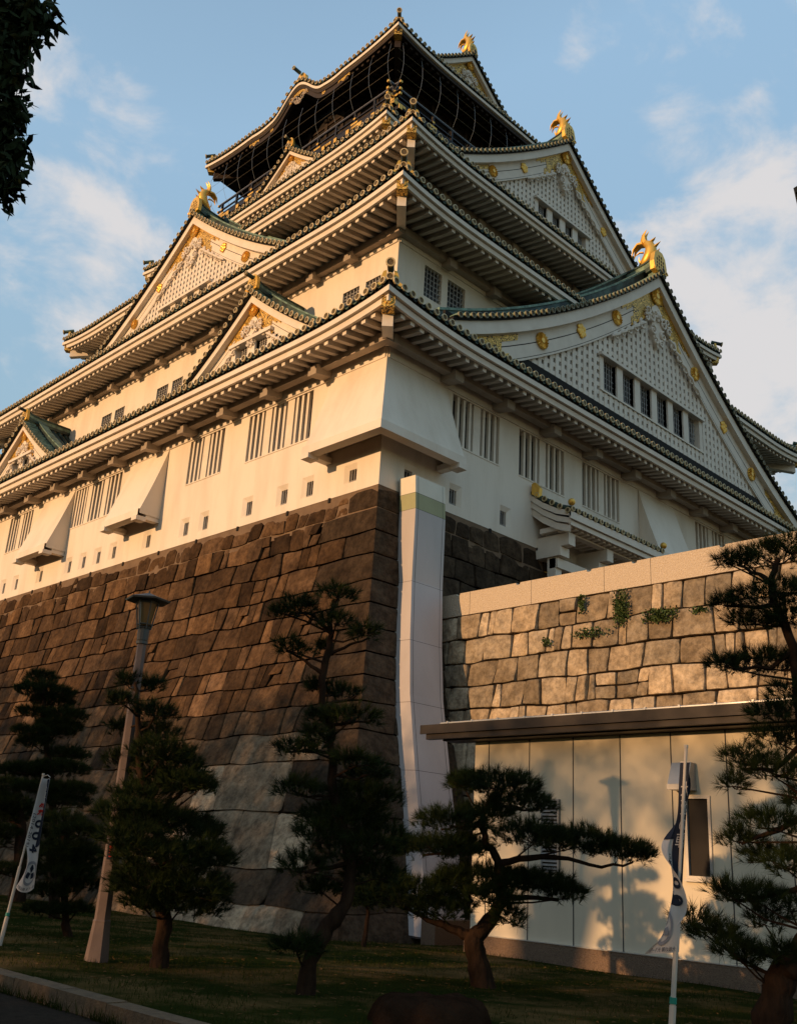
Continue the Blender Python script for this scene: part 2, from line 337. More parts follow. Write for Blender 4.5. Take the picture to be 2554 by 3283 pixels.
# ------------------------------------------------------------------ eaves and tiled roofs
PITCH = .412
def roof_tier(ax, bx, zt, ux, uy, zu, aw, bw, lift=.42, dark=False, bump=None, ribs=True):
    """one ring of roof: eave rectangle inset (ax, bx), upper edge inset (ux, uy) at zu, wall below inset (aw, bw)"""
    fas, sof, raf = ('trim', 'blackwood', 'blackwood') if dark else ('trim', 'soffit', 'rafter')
    root = None
    sides = [(FL, ax, bx, ux, uy, aw, bw, LY, bump), (FR, bx, ax, uy, ux, bw, aw, W, None), (FF, ax, bx, ux, uy, aw, bw, LY, None), (FB, bx, ax, uy, ux, bw, aw, W, None)]
    surf = MB(); parts = dict(fascia=MB(), soffit=MB(), rafters=MB()); tiles = [(MB(), MB()) for _ in sides]
    for q, (T, d0, e0, d1, e1, dw, ew, E, bm) in enumerate(sides):
        def lf(s):
            t = min(s-e0, E-e0-s)/5.5
            z = lift*max(0, 1-max(t, 0))**2.3
            if bm: z += bm(s)
            return z
        def at(s, v):                      # point on the roof surface above eave position s, v = 0 eave .. 1 top
            return T(s, d0+(d1-d0)*v, zt + (zu-zt)*(v-.22*v*(1-v)) + lf(s)*(1-v)**1.7)
        lo, hi = e0, E-e0
        ss = [lo + (hi-lo)*i/110 for i in range(111)]
        # surface strips: at each v the side runs between its hips
        P = []
        for j in range(9):
            v = j/8; a, b = e0+(e1-e0)*v, E-(e0+(e1-e0)*v)
            P.append([at(a+(b-a)*i/60, v) for i in range(61)])
        surf.grid(P, 0)
        def strip(dA, zA, dB, zB, mbx, m):
            rows = [[], []]
            for k, (dd, zz) in enumerate(((dA, zA), (dB, zB))):
                a, b = lo+dd, hi-dd
                for i in range(111):
                    s = a+(b-a)*i/110; rows[k].append(T(s, d0+dd, zt+zz+lf(s)))
            mbx.grid(rows, m)
        f = parts['fascia']
        strip(.06, -.02, .06, -.22, f, 1); strip(0, -.22, .06, -.22, f, 1)
        strip(0, -.22, 0, -.43, f, 0); strip(0, -.43, .15, -.43, f, 0); strip(.15, -.43, .15, -.47, f, 1); strip(.12, -.47, .15, -.46, f, 0)
        strip(.12, -.47, .15, -.68, f, 2 if dark else 0); strip(.15, -.68, .26, -.68, f, 2 if dark else 0)
        run = dw-d0
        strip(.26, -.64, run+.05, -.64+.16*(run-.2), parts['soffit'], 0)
        # rafters
        n = int((hi-lo)/.494); r = parts['rafters']
        if q < 2 or dark is False:
            for i in range(n):
                s = lo+.3+(i+.5)*(hi-lo-.6)/n
                dm = min(run, (s-lo)-.22, (hi-s)-.22)
                if dm < .55: continue
                z0 = zt+lf(s); zr = lambda d: z0-.655+.16*(d-.2)*1.0
                w_ = .10; a, b = .30, dm
                za, zb = zr(a), zr(b)-(lf(s)*.0)
                r.hexa([T(s-w_,d0+a,za-.20),T(s+w_,d0+a,za-.20),T(s+w_,d0+b,zb-.2),T(s-w_,d0+b,zb-.2),T(s-w_,d0+a,za),T(s+w_,d0+a,za),T(s+w_,d0+b,zb),T(s-w_,d0+b,zb)], 0); r.m[-4] = 1
        # round tiles: ribs and their ringed ends
        n = int(round((hi-lo-.5)/PITCH)); tr, te = tiles[q]
        for i in range(n+1):
            s = lo+.25+i*(hi-lo-.5)/n
            vm = min(1, (s-e0)/(e1-e0+1e-6), (E-e0-s)/(e1-e0+1e-6))
            zc = zt+lf(s)
            if q < 2:
                ring(te, T, s, d0-.11, zc+.03, .140)
                if i < n:
                    sm = s+.5*(hi-lo-.5)/n; zz = zt+lf(sm)
                    top = [T(sm-.12+.08*k, d0-.03, zz-.04-(0.03 if k in (1,2) else 0)) for k in range(4)]
                    bot = [T(sm-.12+.08*k, d0-.03, zz-.07-(0.065 if k in (1,2) else 0)) for k in range(4)]
                    te.grid([top, bot], 3); te.grid([bot, [T(sm-.12+.08*k, d0+.1, zz-.07-(0.065 if k in (1,2) else 0)) for k in range(4)]], 3)
            if ribs and vm > .06:
                m_ = 5 if q < 2 else 3
                pts = [at(s, vm*j/m_) for j in range(m_+1)]
                p0 = T(s, d0-.105, zc+.03)
                tr.tube([p0]+[(p[0], p[1], p[2]+.03) for p in pts], .112 if q < 2 else .1, 6 if q < 2 else 4, 0, cap=False)
    root = surf.build('tiled_roof', ['tile'], keep)
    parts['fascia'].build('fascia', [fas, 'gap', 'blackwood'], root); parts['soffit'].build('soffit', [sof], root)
    parts['rafters'].build('rafters', [raf, raf if dark else 'trim'], root)
    for tr, te in tiles:
        if tr.v: tr.build('tile_ribs', ['tile'], root, smooth=50)
        if te.v: te.build('tile_ends', ['ring', 'ringin', 'tilelight', 'tile'], root)
    # hips: beam under the corner with its gilded cap, ridge over it with a gilded end tile
    cz = zt+lift
    for q, (cx, cy, sx, sy) in enumerate(((ax, bx, 1, 1), (W-ax, bx, -1, 1), (ax, LY-bx, 1, -1), (W-ax, LY-bx, -1, -1))):
        h = MB(); dx, dy = sx*.7071, sy*.7071; px, py = -dy, dx
        def hb(t0, t1, w_, za0, zb0, za1, zb1, m, mbx):
            pts = []
            for zz0, zz1 in ((za0, za1), (zb0, zb1)):
                for t, zz, sg in ((t0, zz0, -1), (t0, zz0, 1), (t1, zz1, 1), (t1, zz1, -1)): pts.append((cx+dx*t+px*sg*w_, cy+dy*t+py*sg*w_, zz))
            mbx.hexa(pts, m)
        tt = (aw-ax)*1.414
        hb(.75, tt, .19, zt-1.0, zt-.5, zt-.72, zt-.30, 0, h)
        hbm = h.build('hip_beam', ['blackwood' if dark else 'trim'], root)
        g = MB(); hb(.30, .78, .23, cz-.92, cz-.40, cz-.92-.04, cz-.40, 0, g)
        if q == 0:
            c = Vector((cx+dx*.285, cy+dy*.285, cz-.66)); ring_dir(g, c, Vector((-dx, -dy, 0)), .15, 0, 1)
        g.build('gilded_beam_cap', ['filigree', 'gold'], hbm)
        rr = MB(); pts = []
        for j in range(9):
            v = j/8; x = cx+(sx*(ux-ax))*v; y = cy+(sy*(uy-bx))*v
            pts.append((x, y, zt+(zu-zt)*(v-.22*v*(1-v))+lift*(1-v)**1.7+.12))
        for dz, w_ in ((0, .20), (.2, .16), (.38, .12)):
            rr.tube([(x+dx*.55, y+dy*.55, z+dz) for x, y, z in pts], w_, 6, 0)
        hr = rr.build('hip_ridge', ['tile'], root, smooth=60)
        o = MB(); c = Vector((cx+dx*.42, cy+dy*.42, cz+.30)); ax_ = Vector((-dx, -dy, 0)); side = Vector((px, py, 0))
        ring_dir(o, c+ax_*.08, ax_, .15, 1, 2)
        o.tube([c+ax_*.04, c-ax_*.25], .15, 8, 3)
        for sg in (-1, 1):                                           # the two curled gilded wings
            poly = [c+side*sg*a+Vector((0,0,b)) for a, b in ((.13, .30), (.24, .26), (.30, .08), (.33, -.16), (.46, -.26), (.48, -.36), (.30, -.36), (.16, -.18))]
            o.prism([tuple(p) for p in poly], tuple(ax_*-.12), 0)
        a = c+Vector((0,0,.46))-ax_*.25; b_ = a+ax_*.72+Vector((0,0,-.14))
        o.tube([a, b_], [.12, .125], 8, 3); ring_dir(o, b_, (b_-a).normalized(), .17, 1, 2)
        o.build('hip_end_tile', ['gold', 'ring', 'ringin', 'tile'], hr)
    return root
def ring(mb, T, s, d, z, r):
    n = 10; A = []; B = []; Cc = []; D = []
    for j in range(n):
        a = 2*math.pi*j/n; c, sn = math.cos(a), math.sin(a)
        A.append(T(s+c*r, d+.06, z+sn*r)); B.append(T(s+c*r, d, z+sn*r)); Cc.append(T(s+c*r*.74, d-.004, z+sn*r*.74)); D.append(T(s+c*r*.70, d+.026, z+sn*r*.70))
    o = len(mb.v); mb.v += A+B+Cc+D
    for k in range(3):
        for j in range(n): mb.f.append([o+k*n+j, o+k*n+(j+1)%n, o+(k+1)*n+(j+1)%n, o+(k+1)*n+j]); mb.m.append(0)
    mb.f.append([o+3*n+j for j in range(n)]); mb.m.append(1)
def ring_dir(mb, c, ax, r, m0, m1):
    ax = Vector(ax); u = ax.cross(Vector((0,0,1))).normalized(); v = u.cross(ax); n = 12
    L_ = lambda q, off: [tuple(c+ax*off+(u*math.cos(2*math.pi*j/n)+v*math.sin(2*math.pi*j/n))*q) for j in range(n)]
    rows = [L_(r, -.05), L_(r, .03), L_(r*.72, .035), L_(r*.68, .012)]; o = len(mb.v)
    for q in rows: mb.v += q
    for k in range(3):
        for j in range(n): mb.f.append([o+k*n+j, o+k*n+(j+1)%n, o+(k+1)*n+(j+1)%n, o+(k+1)*n+j]); mb.m.append(m0)
    mb.f.append([o+3*n+j for j in range(n)]); mb.m.append(m1)

roof_tier(-1.9, -1.9, 19.93, 3.3, 3.3, 22.3, 0, 0)
roof_tier(1.2, 1.1, 28.08, 7.0, 7.0, 30.8, 3.3, 3.3)
roof_tier(4.9, 4.65, 35.3, 9.9, 11.8, 37.8, 7.0, 7.0)
roof_tier(7.65, 9.64, 40.46, 11.9, 13.8, 42.4, 9.9, 11.8)
def kara(s):
    u = (s-21.75)/2.75
    if abs(u) > 1.75: return 0
    a = abs(u)
    return 1.7*.5*(1+math.cos(math.pi*min(a, 1))) - (.10*math.sin(math.pi*(a-1)/.75) if a > 1 else 0)
roof_tier(10.1, 11.9, 50.08, 14.4, 15.9, 52.6, 12.7, 14.5, lift=.5, dark=True, bump=kara)

# brackets and the beam they carry under each eave
for (d0, zb, S0, step, n, T, E, out) in ((0, 18.9, 3.2, 2.97, 14, FL, LY, .85), (0, 18.9, 3.0, 3.1, 13, FR, W, .85), (3.3, 27.0, 6.0, 2.6, 13, FL, LY, .6), (3.3, 27.0, 6.2, 3.1, 10, FR, W, .6), (7, 34.2, 9.4, 2.9, 9, FL, LY, .6), (7, 34.2, 9.4, 2.9, 8, FR, W, .6)):
    for k in range(n):
        s = S0+k*step; m = MB()
        m.hexa([T(s-.24,d0-out,zb-.16),T(s+.24,d0-out,zb-.16),T(s+.24,d0,zb-.02),T(s-.24,d0,zb-.02),T(s-.24,d0-out,zb+.22),T(s+.24,d0-out,zb+.22),T(s+.24,d0,zb+.5),T(s-.24,d0,zb+.5)])
        m.box((s-.2, d0-out+.18, zb+.2), (s+.2, d0, zb+.62), 0, T)
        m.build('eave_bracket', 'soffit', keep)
    m = MB(); m.box((d0-out+.25, d0-out+.22, zb+.14), (E-d0+out-.25, d0-out+.56, zb+.52), 0, T)
    if T is FR: m = MB(); m.box((d0-out+.57, d0-out+.22, zb+.143), (E-d0+out-.57, d0-out+.56, zb+.517), 0, T)
    m.build('eave_beam', 'soffit', keep)
    m = MB(); m.box((d0+.06, d0-.06, zb-.06 if d0 else zb-.12), (E-d0-.06, d0-.004, zb+.3), 0, T); m.build('wall_plate', 'trim', keep)

# stone-drop bays: flared boxes hung on the wall
def bay(T, s0, s1, open0=True, open1=True, corner=False, out=1.12):
    prof = [(-.02, 18.8), (-.15, 18.3), (-.37, 17.6), (-.60, 16.9), (-.83, 16.25), (-out+.06, 15.62)]
    mb = MB(); k0 = (lambda d: d if corner else 0)
    mb.grid([[T(s0+k0(d), d, z), T(s1, d, z)] for d, z in prof])
    lip = [(-out-.02, 15.60), (-out-.02, 15.28), (-out+.34, 15.24)]
    mb.grid([[T(s0+k0(d), d, z), T(s1+.04, d, z)] for d, z in [prof[-1]]+lip])
    for s, on in ((s0, open0), (s1, open1)):
        if on:
            mb.add([T(s, d, z) for d, z in prof]+[T(s, -out+.06, 15.42), T(s, 0, 15.42)], [tuple(range(8))])
    a, b = s0+k0(-.3)+(0 if corner else .18), s1-.18
    mb.quad(T(a, -out+.34, 15.24), T(b, -out+.34, 15.24), T(b, -out+.34, 15.7), T(a, -out+.34, 15.7), 1)
    mb.quad(T(a, 0, 15.7), T(b, 0, 15.7), T(b, -out+.34, 15.7), T(a, -out+.34, 15.7), 1)
    ob = mb.build('stone_drop_bay', ['plaster', 'soffit'], keep)
    for s in ([s1-.2] if corner else [s0+.2, s1-.2]):
        c = MB(); c.box((s-.2, -out-.06, 15.10), (s+.22, -out+.42, 15.30), 0, T); c.box((s-.16, -out+.42, 15.22), (s+.16, -.01, 15.44), 0, T)
        c.build('bay_support', 'trim', ob)
bay(FL, 0, 2.95, False, True, True); bay(FR, 0, 3.2, False, True, True)
bay(FL, 14.2, 17.35); bay(FL, 23.0, 26.35); bay(FL, 39.0, 42.2); bay(FR, 16.7, 19.9)
# ------------------------------------------------------------------ gables
def spiral(mb, T, s, d, z, r, turns, dirn, th, m=0, a0=0, flat=.8):
    pts = []; rad = []; n = int(turns*12)
    for i in range(n+1):
        t = i/n; a = a0+dirn*2*math.pi*turns*t; rr = r*(1-.85*t)
        pts.append(T(s+rr*math.cos(a), d, z+rr*math.sin(a))); rad.append(th*(1-.45*t))
    mb.tube(pts, rad, 6, m)
def rosette(T, s, d, z, r, parent, flower=False):
    mb = MB(); n = 32; rows = []
    if not flower:
        for rr, dd, wob in ((1, 0, .05), (1, .07, .05), (.92, .10, .02), (.34, .075, 0), (.30, .12, 0), (.0, .13, 0)):
            rows.append([T(s+rr*r*(1+wob*math.cos(16*2*math.pi*j/n*1.0))*math.cos(2*math.pi*j/n), d-dd*(1+(.45*math.cos(math.pi*j) if rr > .3 and rr < 1 else 0)), z+rr*r*math.sin(2*math.pi*j/n)) for j in range(n)]+[None])
        for q in rows: q[-1] = q[0]
        mb.grid(rows)
    else:
        for a, rr, q in ((90, .55, .42), (40, .6, .36), (140, .6, .36), (-20, .55, .36), (200, .55, .36), (-90, .62, .34), (-60, .5, .3), (-120, .5, .3), (0, 0, .4)):
            c = (s+r*rr*math.cos(R(a)), z+r*rr*math.sin(R(a)))
            ring = [[T(c[0]+r*q*k*math.cos(2*math.pi*j/8), d-dd, c[1]+r*q*k*math.sin(2*math.pi*j/8)) for j in range(9)] for k, dd in ((1, 0), (.9, .06), (.4, .1), (.01, .105))]
            mb.grid(ring)
    mb.build('gilded_rosette', 'gold', parent, smooth=40)
def golden_fish(T, sc, d, z, k, parent):
    """roof fish: head down facing the tower, body arching up and back, two tail blades"""
    P = lambda a, b, o=0: T(sc+o*k, d+a*k, z+b*k)
    mb = MB()
    path = [(1.35, .10), (1.05, .22), (.76, .42), (.54, .78), (.50, 1.2), (.62, 1.55), (.88, 1.76), (1.05, 1.82)]
    rad = [.18, .34, .42, .43, .38, .32, .25, .16]
    mb.tube([P(a, b) for a, b in path], [r*k for r in rad], 10, 0)
    for i in range(5):                                     # ridged scales along the back
        a, b = path[2+i]; mb.tube([P(a-.05, b-.06, -.26), P(a-.32+.05*i, b+.05), P(a-.05, b-.06, .26)], [.05*k, .08*k, .05*k], 5, 0)
    def blade(pts, w0, o0=0, o1=0):
        n = len(pts); rr = [w0*k*(1-.93*(i/(n-1))**1.3) for i in range(n)]
        mb.tube([P(a, b, o0+(o1-o0)*i/(n-1)) for i, (a, b) in enumerate(pts)], rr, 6, 0, flat=.6)
    for sg in (-1, 1):
        blade([(.95, 1.74), (1.02, 2.05), (.98, 2.4), (.72, 2.75)], .27, .08*sg, .14*sg)
        blade([(1.0, 1.74), (1.42, 1.82), (1.76, 1.56), (1.9, 1.08)], .27, .08*sg, .16*sg)
        blade([(.95, .95), (1.2, 1.02), (1.4, .9), (1.5, .78)], .11, .25*sg, .4*sg)
        blade([(1.2, .25), (1.3, .5), (1.25, .75)], .09, .18*sg, .3*sg)
        blade([(1.35, .08), (1.55, .02), (1.65, -.04)], .10, .1*sg, .12*sg)
    for a, b, L_ in ((.10, .72, .26), (.10, 1.25, .34), (.36, 1.76, .24)):
        blade([(a+.1, b), (a-.10, b+.10), (a-L_, b+.22)], .15)
    mb.tube([P(.9, .62, -.25), P(1.1, .66, 0), P(.9, .62, .25)], [.06*k]*3, 6, 0)
    mb.build('golden_fish', 'gold', parent, smooth=50)
def gable(T, sc, d0, za, hw, dback, k, c, zl, win=None, fish=False, marks=(), latd=.7, back_ribs=True, dmax=None, ridge_k=None):
    zt = lambda u: za-.83*abs(u)+c*u*u
    NS = 28; us = [-hw+2*hw*i/NS for i in range(NS+1)]
    if 0 not in us: us = sorted(us+[0.0])
    rk = ridge_k or k
    m = MB(); m.grid([[T(sc+u, d, zt(u)) for u in us] for d in (d0-.06, dback)], 0)
    m.grid([[T(sc+u, d, zt(u)-.14) for u in us] for d in (d0-.02, dback)], 1)
    root = m.build('gable_roof', ['tile', 'gap'], keep)
    # verge tiles with ringed ends, and the dark bed under them
    vt = MB()
    for sg in (-1, 1):
        u = .22
        while u < hw:
            z = zt(u)+.03
            vt.tube([T(sc+sg*u, d0-.07, z), T(sc+sg*u, d0+.72, z)], .115, 7, 2, cap=False)
            ring(vt, T, sc+sg*u, d0-.11, z, .136)
            sl = .83-2*c*u; u += PITCH/math.sqrt(1+sl*sl)*1.06
    ring(vt, T, sc, d0-.16, za+.12, .17); vt.tube([T(sc, d0-.1, za+.12), T(sc, d0+.7, za+.12)], .16, 8, 2)
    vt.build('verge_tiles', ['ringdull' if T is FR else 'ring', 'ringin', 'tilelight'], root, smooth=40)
    def along(mbx, u0, u1, dz0, dz1, d, dep, mi, n=16, sides=(-1, 1), bottom=True):
        for sg in sides:
            rows = [[], [], [], []]
            for i in range(n+1):
                u = u0+(u1-u0)*i/n
                for r_, (dd, zz) in enumerate(((d+dep, dz0), (d, dz0), (d, dz1), (d+dep, dz1))): rows[r_].append(T(sc+sg*u, dd, zt(u)+zz))
            mbx.grid(rows if bottom else rows[1:3], mi)
            mbx.quad(*[rows[r_][-1] for r_ in range(4)], mi)
    bd = MB(); along(bd, 0, hw, -.03, -.17, d0-.0, .4, 1)
    along(bd, 0, hw, -.17, -.17-.62*k, d0+.10, .30, 0); along(bd, 0, hw, -.17-.62*k, -.17-2.0*k, d0+.40, .22, 0)
    along(bd, 0, hw, -.17-1.18*k, -.17-1.23*k, d0+.396, .02, 1); along(bd, 0, hw, -.17-1.86*k, -.17-1.89*k, d0+.396, .02, 1)
    bd.build('barge_board', ['trim', 'gap'], root)
    # gilded fittings at the apex and the feet
    gf = MB(); dg = d0+.375
    along(gf, 0, 2.9*k, -.17-.64*k, -.17-.98*k, dg, .03, 0); along(gf, 0, 2.25*k, -.17-.98*k, -.17-1.5*k, dg, .03, 0); along(gf, 0, 2.5*k, -.17-1.5*k, -.17-1.99*k, dg, .03, 0)
    along(gf, 2.9*k, 3.4*k, -.17-.64*k, -.17-.80*k, dg, .03, 0)
    along(gf, 0, 2.5*k, -.17-1.94*k, -.17-2.02*k, dg-.02, .03, 1); along(gf, 0, 3.4*k, -.17-.62*k, -.17-.69*k, dg-.02, .03, 1)
    gf.build('gilded_fitting', ['filigree', 'gold'], root)
    for sg in ((-1, 1) if k > .7 else ()):
        gf = MB(); q = dict(sides=(sg,))
        along(gf, hw-4.6*k, hw-.2, -.17-.64*k, -.17-.95*k, dg, .03, 0, **q); along(gf, hw-3.5*k, hw-.2, -.17-.95*k, -.17-1.55*k, dg, .03, 0, **q); along(gf, hw-4.0*k, hw-.2, -.17-1.55*k, -.17-1.98*k, dg, .03, 0, **q)
        gf.build('gilded_fitting', ['filigree', 'gold'], root)
    rosette(T, sc, d0+.33, za-.17-1.15*k, .52*k, root)
    for u, fl in marks:
        for sg in (-1, 1): rosette(T, sc+sg*u, d0+.38, zt(u)-.17-1.2*k, (.40 if not fl else .42)*k, root, fl)
    # carved white pendant under the apex
    pz = za-.17-2.05*k; pd = d0+.34; pm = MB()
    poly = [(0, .45), (.42, .1), (.62, -.45), (.5, -1.0), (.62, -1.35), (.42, -1.75), (.16, -2.05), (0, -2.3)]
    poly = poly+[(-a, b) for a, b in poly[-2:0:-1]]
    pm.prism([T(sc+a*k, pd, pz+b*k) for a, b in poly], tuple(Vector(T(0, .25, 0))-Vector(T(0, 0, 0))))
    th = .075*k
    for sg in (-1, 1):
        for a, b, r_, tn, dr, a0 in ((.62, -.62, .34, 1.3, sg, math.pi*.5), (.50, -1.38, .30, 1.3, sg, math.pi*.5), (.28, -1.95, .22, 1.2, sg, math.pi*.4), (.98, -.35, .30, 1.2, -sg, -.5), (1.1, -.9, .24, 1.2, sg, .6)):
            spiral(pm, T, sc+sg*a*k, pd-.06, pz+b*k, r_*k, tn, dr, th, 0, a0 if sg > 0 else math.pi-a0)
        for j in range(5):                                   # trailing scrolls under the barge
            u = (1.5+.62*j)*k; zz = zt(u)-.17-2.08*k-.26*k*(1-.1*j)
            spiral(pm, T, sc+sg*u, pd-.02, zz, (.32-.035*j)*k, 1.1, -sg, th*(1.1-.12*j), 0, 1.2 if sg > 0 else math.pi-1.2)
            pm.tube([T(sc+sg*(u-.3*k), pd, zz+.28*k), T(sc+sg*u, pd-.04, zz+.12*k), T(sc+sg*(u+.42*k), pd, zz-.16*k)], [.07*k, .13*k, .05*k], 6, 0)
    rc = [[T(sc+.2*k*q*math.cos(2*math.pi*j/10), pd-dd, pz-.35*k+.24*k*q*math.sin(2*math.pi*j/10)) for j in range(11)] for q, dd in ((1, 0), (1, .1*k), (.5, .22*k), (.02, .24*k))]
    pm.grid(rc)
    for j in range(6):
        a = j*math.pi/3+.5; pm.tube([T(sc+.2*k*math.cos(a), pd-.06, pz-.35*k+.22*k*math.sin(a)), T(sc+.36*k*math.cos(a), pd-.1, pz-.35*k+.36*k*math.sin(a))], [.1*k, .05*k], 6)
    pm.build('carved_pendant', 'trim', root, smooth=45)
    # latticed wall
    dl = d0+latd; top = lambda u: zt(u)-.17-1.8*k
    b = MB(); uu = [u for u in us if top(u) > zl]
    ops = []
    if win:
        n, w0, w1, z0, z1 = win; wf = MB(); mw = (w1-w0)/n
        ops = (w0-.12, w1+.12, z0-.0, z1+.16)
    inop = lambda u, z: bool(ops) and ops[0] < sc+u < ops[1] and ops[2] < z < ops[3]
    sp = .44*max(k, .55); bw = sp*.29; hmax = 0
    # back plane in cells so that the windows stay open
    nb = int(2*hw/sp); zn = zl
    u = -hw+sp/2
    while u < hw:
        t = top(u)
        if t > zl+.05:
            segs = [(zl, t)]
            if ops and ops[0] < sc+u < ops[1]:
                segs = [(zl, ops[2])]+([(ops[3], t)] if t > ops[3] else [])
            for a_, c_ in segs:
                if c_-a_ < .03: continue
                b.box((sc+u-bw, dl-.10, a_), (sc+u+bw, dl, c_), 0, T)
        u += sp
    z = zl+sp*.4
    while z < za:
        # extent where the wall exists at this height
        lo, hi_ = 0.0, hw
        if top(0) <= z: break
        for _ in range(30):
            mid = (lo+hi_)/2
            if top(mid) > z: lo = mid
            else: hi_ = mid
        spans = [(-lo, lo)]
        if ops and ops[2]-.02 < z < ops[3]+.02: spans = [(-lo, max(-lo, ops[0]-sc)), (min(lo, ops[1]-sc), lo)]
        for a_, c_ in spans:
            if c_-a_ > .1: b.box((sc+a_, dl-.075, z-bw*.85), (sc+c_, dl+.03, z+bw*.85), 0, T)
        z += sp
    uu = [i*hw/40 for i in range(-40, 41)]
    for i in range(80):
        u0, u1 = uu[i], uu[i+1]; t0, t1 = top(u0)+.2, top(u1)+.2
        if min(t0, t1) < zl: continue
        cs = sc+(u0+u1)/2
        if ops and ops[0]+.05 < cs < ops[1]-.05:
            b.quad(T(sc+u0, dl+.06, zl-1.2), T(sc+u1, dl+.06, zl-1.2), T(sc+u1, dl+.06, ops[2]), T(sc+u0, dl+.06, ops[2]), 1)
            if min(t0, t1) > ops[3]: b.quad(T(sc+u0, dl+.06, ops[3]), T(sc+u1, dl+.06, ops[3]), T(sc+u1, dl+.06, t1), T(sc+u0, dl+.06, t0), 1)
        else: b.quad(T(sc+u0, dl+.06, zl-1.2), T(sc+u1, dl+.06, zl-1.2), T(sc+u1, dl+.06, t1), T(sc+u0, dl+.06, t0), 1)
    b.box((sc-hw, dl-.16, zl-1.3), (sc+hw, dl-.02, zl-.02), 2, T)
    lat = b.build('lattice_wall', ['trim', 'latticeback', 'gap'], root)
    if win:
        wf.box((w0-.22, dl-.30, z1), (w1+.22, dl+.05, z1+.16), 0, T); wf.box((w0-.2, dl-.16, z0-.1), (w1+.2, dl+.05, z0-.002), 0, T)
        for i in range(n+1):
            cx = w0+i*mw; q = .26*(1 if 0 < i < n else .6)
            wf.box((cx-q, dl-.12, z0), (cx+q, dl+.3, z1), 0, T)
        wf.build('window_surround', ['trim'], lat)
        for i in range(n): grid_window(T, w0+i*mw+.26, w0+(i+1)*mw-.26, z0, z1-.002, dl-.02, lat, .3, 4, 5)
    # descending ridges beside the verge, main ridge, ribs on the slope
    dr = MB(); along(dr, .3, hw, .48*rk+.1, .02, d0+.86, .36, 0); along(dr, .3, hw, .58*rk+.12, .48*rk+.1, d0+.80, .48, 1)
    if hw > 8: along(dr, .3, hw, .9, .02, d0+2.0, .4, 0); along(dr, .3, hw, 1.0, .9, d0+1.94, .52, 1)
    dr.build('descending_ridge', ['tile', 'tilelight'], root)
    if back_ribs:
        tr = MB(); d = d0+1.5
        while d < min(dback, d0+(dmax or 4)):
            for sg in (-1, 1): tr.tube([T(sc+sg*hw*j/8, d, zt(hw*j/8)+.03) for j in range(9)], .10, 5, 0, cap=False)
            d += PITCH
        if tr.v: tr.build('tile_ribs', ['tile'], root, smooth=50)
    rd = MB(); kk = max(rk, .55)
    def rz(t): return za+.02+.32*kk*max(0, 1-t/(2.6*kk))**2
    prof = [(d0+.25, rz(0)), (d0+.9*kk, rz(.9*kk)), (d0+1.8*kk, rz(1.8*kk)), (d0+3*kk, rz(3*kk)), (dback, rz(9))]
    for w_, a_, b_, mi in ((.30*kk, 0, .28*kk, 0), (.24*kk, .28*kk, .62*kk, 1), (.30*kk, .62*kk, .72*kk, 0)):
        rows = [[T(sc+sx*w_, d, z+q) for d, z in prof] for sx, q in ((-1, a_), (-1, b_), (1, b_), (1, a_), (-1, a_))]
        rd.grid(rows, mi)
    rd.tube([T(sc, d, z+.78*kk) for d, z in prof], .15*kk, 8, 0)
    rdo = rd.build('main_ridge', ['tile', 'tilelight'], root)
    g = MB(); zb = rz(0)-.25*kk                              # gilded grille tile closing the ridge
    shp = [(-.62, 0), (-.66, .5), (-.52, 1.05), (-.24, 1.32), (.24, 1.32), (.52, 1.05), (.66, .5), (.62, 0), (.3, -.12), (0, .12), (-.3, -.12)]
    g.prism([T(sc+a*kk, d0+.02, zb+q*kk) for a, q in shp], tuple(Vector(T(0, .26*kk, 0))-Vector(T(0, 0, 0))), 0)
    for a in (-.32, -.11, .11, .32):
        for q in (.28, .5, .72, .94):
            if abs(a) > .2 and q > .8: continue
            g.box((sc+(a-.055)*kk, d0+.012, zb+(q-.07)*kk), (sc+(a+.055)*kk, d0+.03, zb+(q+.08)*kk), 1, T)
    for a in (-.5, .5): spiral(g, T, sc+a*kk, d0-.0, zb+.08*kk, .17*kk, 1.2, 1 if a > 0 else -1, .06*kk, 0)
    g.build('ridge_end_tile', ['gold', 'golddark'], rdo)
    if not fish:
        a = (sc, d0+.15, za+1.15*kk); o = MB(); p0 = Vector(T(*a)); p1 = Vector(T(sc, d0-.48*kk-.1, za+1.26*kk))
        o.tube([p0, p1], .11*kk+.03, 8, 1); ring_dir(o, p1, (p1-p0).normalized(), .12*kk+.04, 0, 2); o.build('ridge_finial', ['ring', 'tile', 'ringin'], rdo)
    else: golden_fish(T, sc, d0+.15*kk, za+.85*kk, fish, rdo)
    return root
gable(FR, 20.2, .35, 32.55, 16.4, 9, 1.0, .0128, 22.85, (6, 15.1, 24.75, 23.72, 25.5), fish=.82, marks=((3.9, False), (7.0, True), (10.1, False)), latd=.62)
gable(FR, 20.2, 6.3, 44.7, 11.2, 14, .86, .0130, 38.0, (4, 17.55, 22.75, 38.15, 39.05), fish=.72, marks=((4.1, True), (6.9, False)), latd=.66)
gable(FL, 21.9, 3.7, 37.45, 11.0, 12, .80, .0165, 31.05, (4, 19.7, 24.6, 31.25, 31.95), fish=.72, marks=((3.3, True), (5.7, False)), latd=.55)
gable(FL, 9.68, .3, 25.55, 5.9, 3.3, .60, .024, 22.3, (2, 8.35, 11.0, 22.5, 23.15), latd=.5, dmax=3)
gable(FL, 32.4, .3, 25.5, 5.9, 3.3, .60, .024, 22.3, (2, 31.1, 33.7, 22.5, 23.15), latd=.5, dmax=3)
gable(FL, 21.1, 9.5, 45.45, 3.6, 12.2, .42, .03, 43.0, None, latd=.4, dmax=2.5)
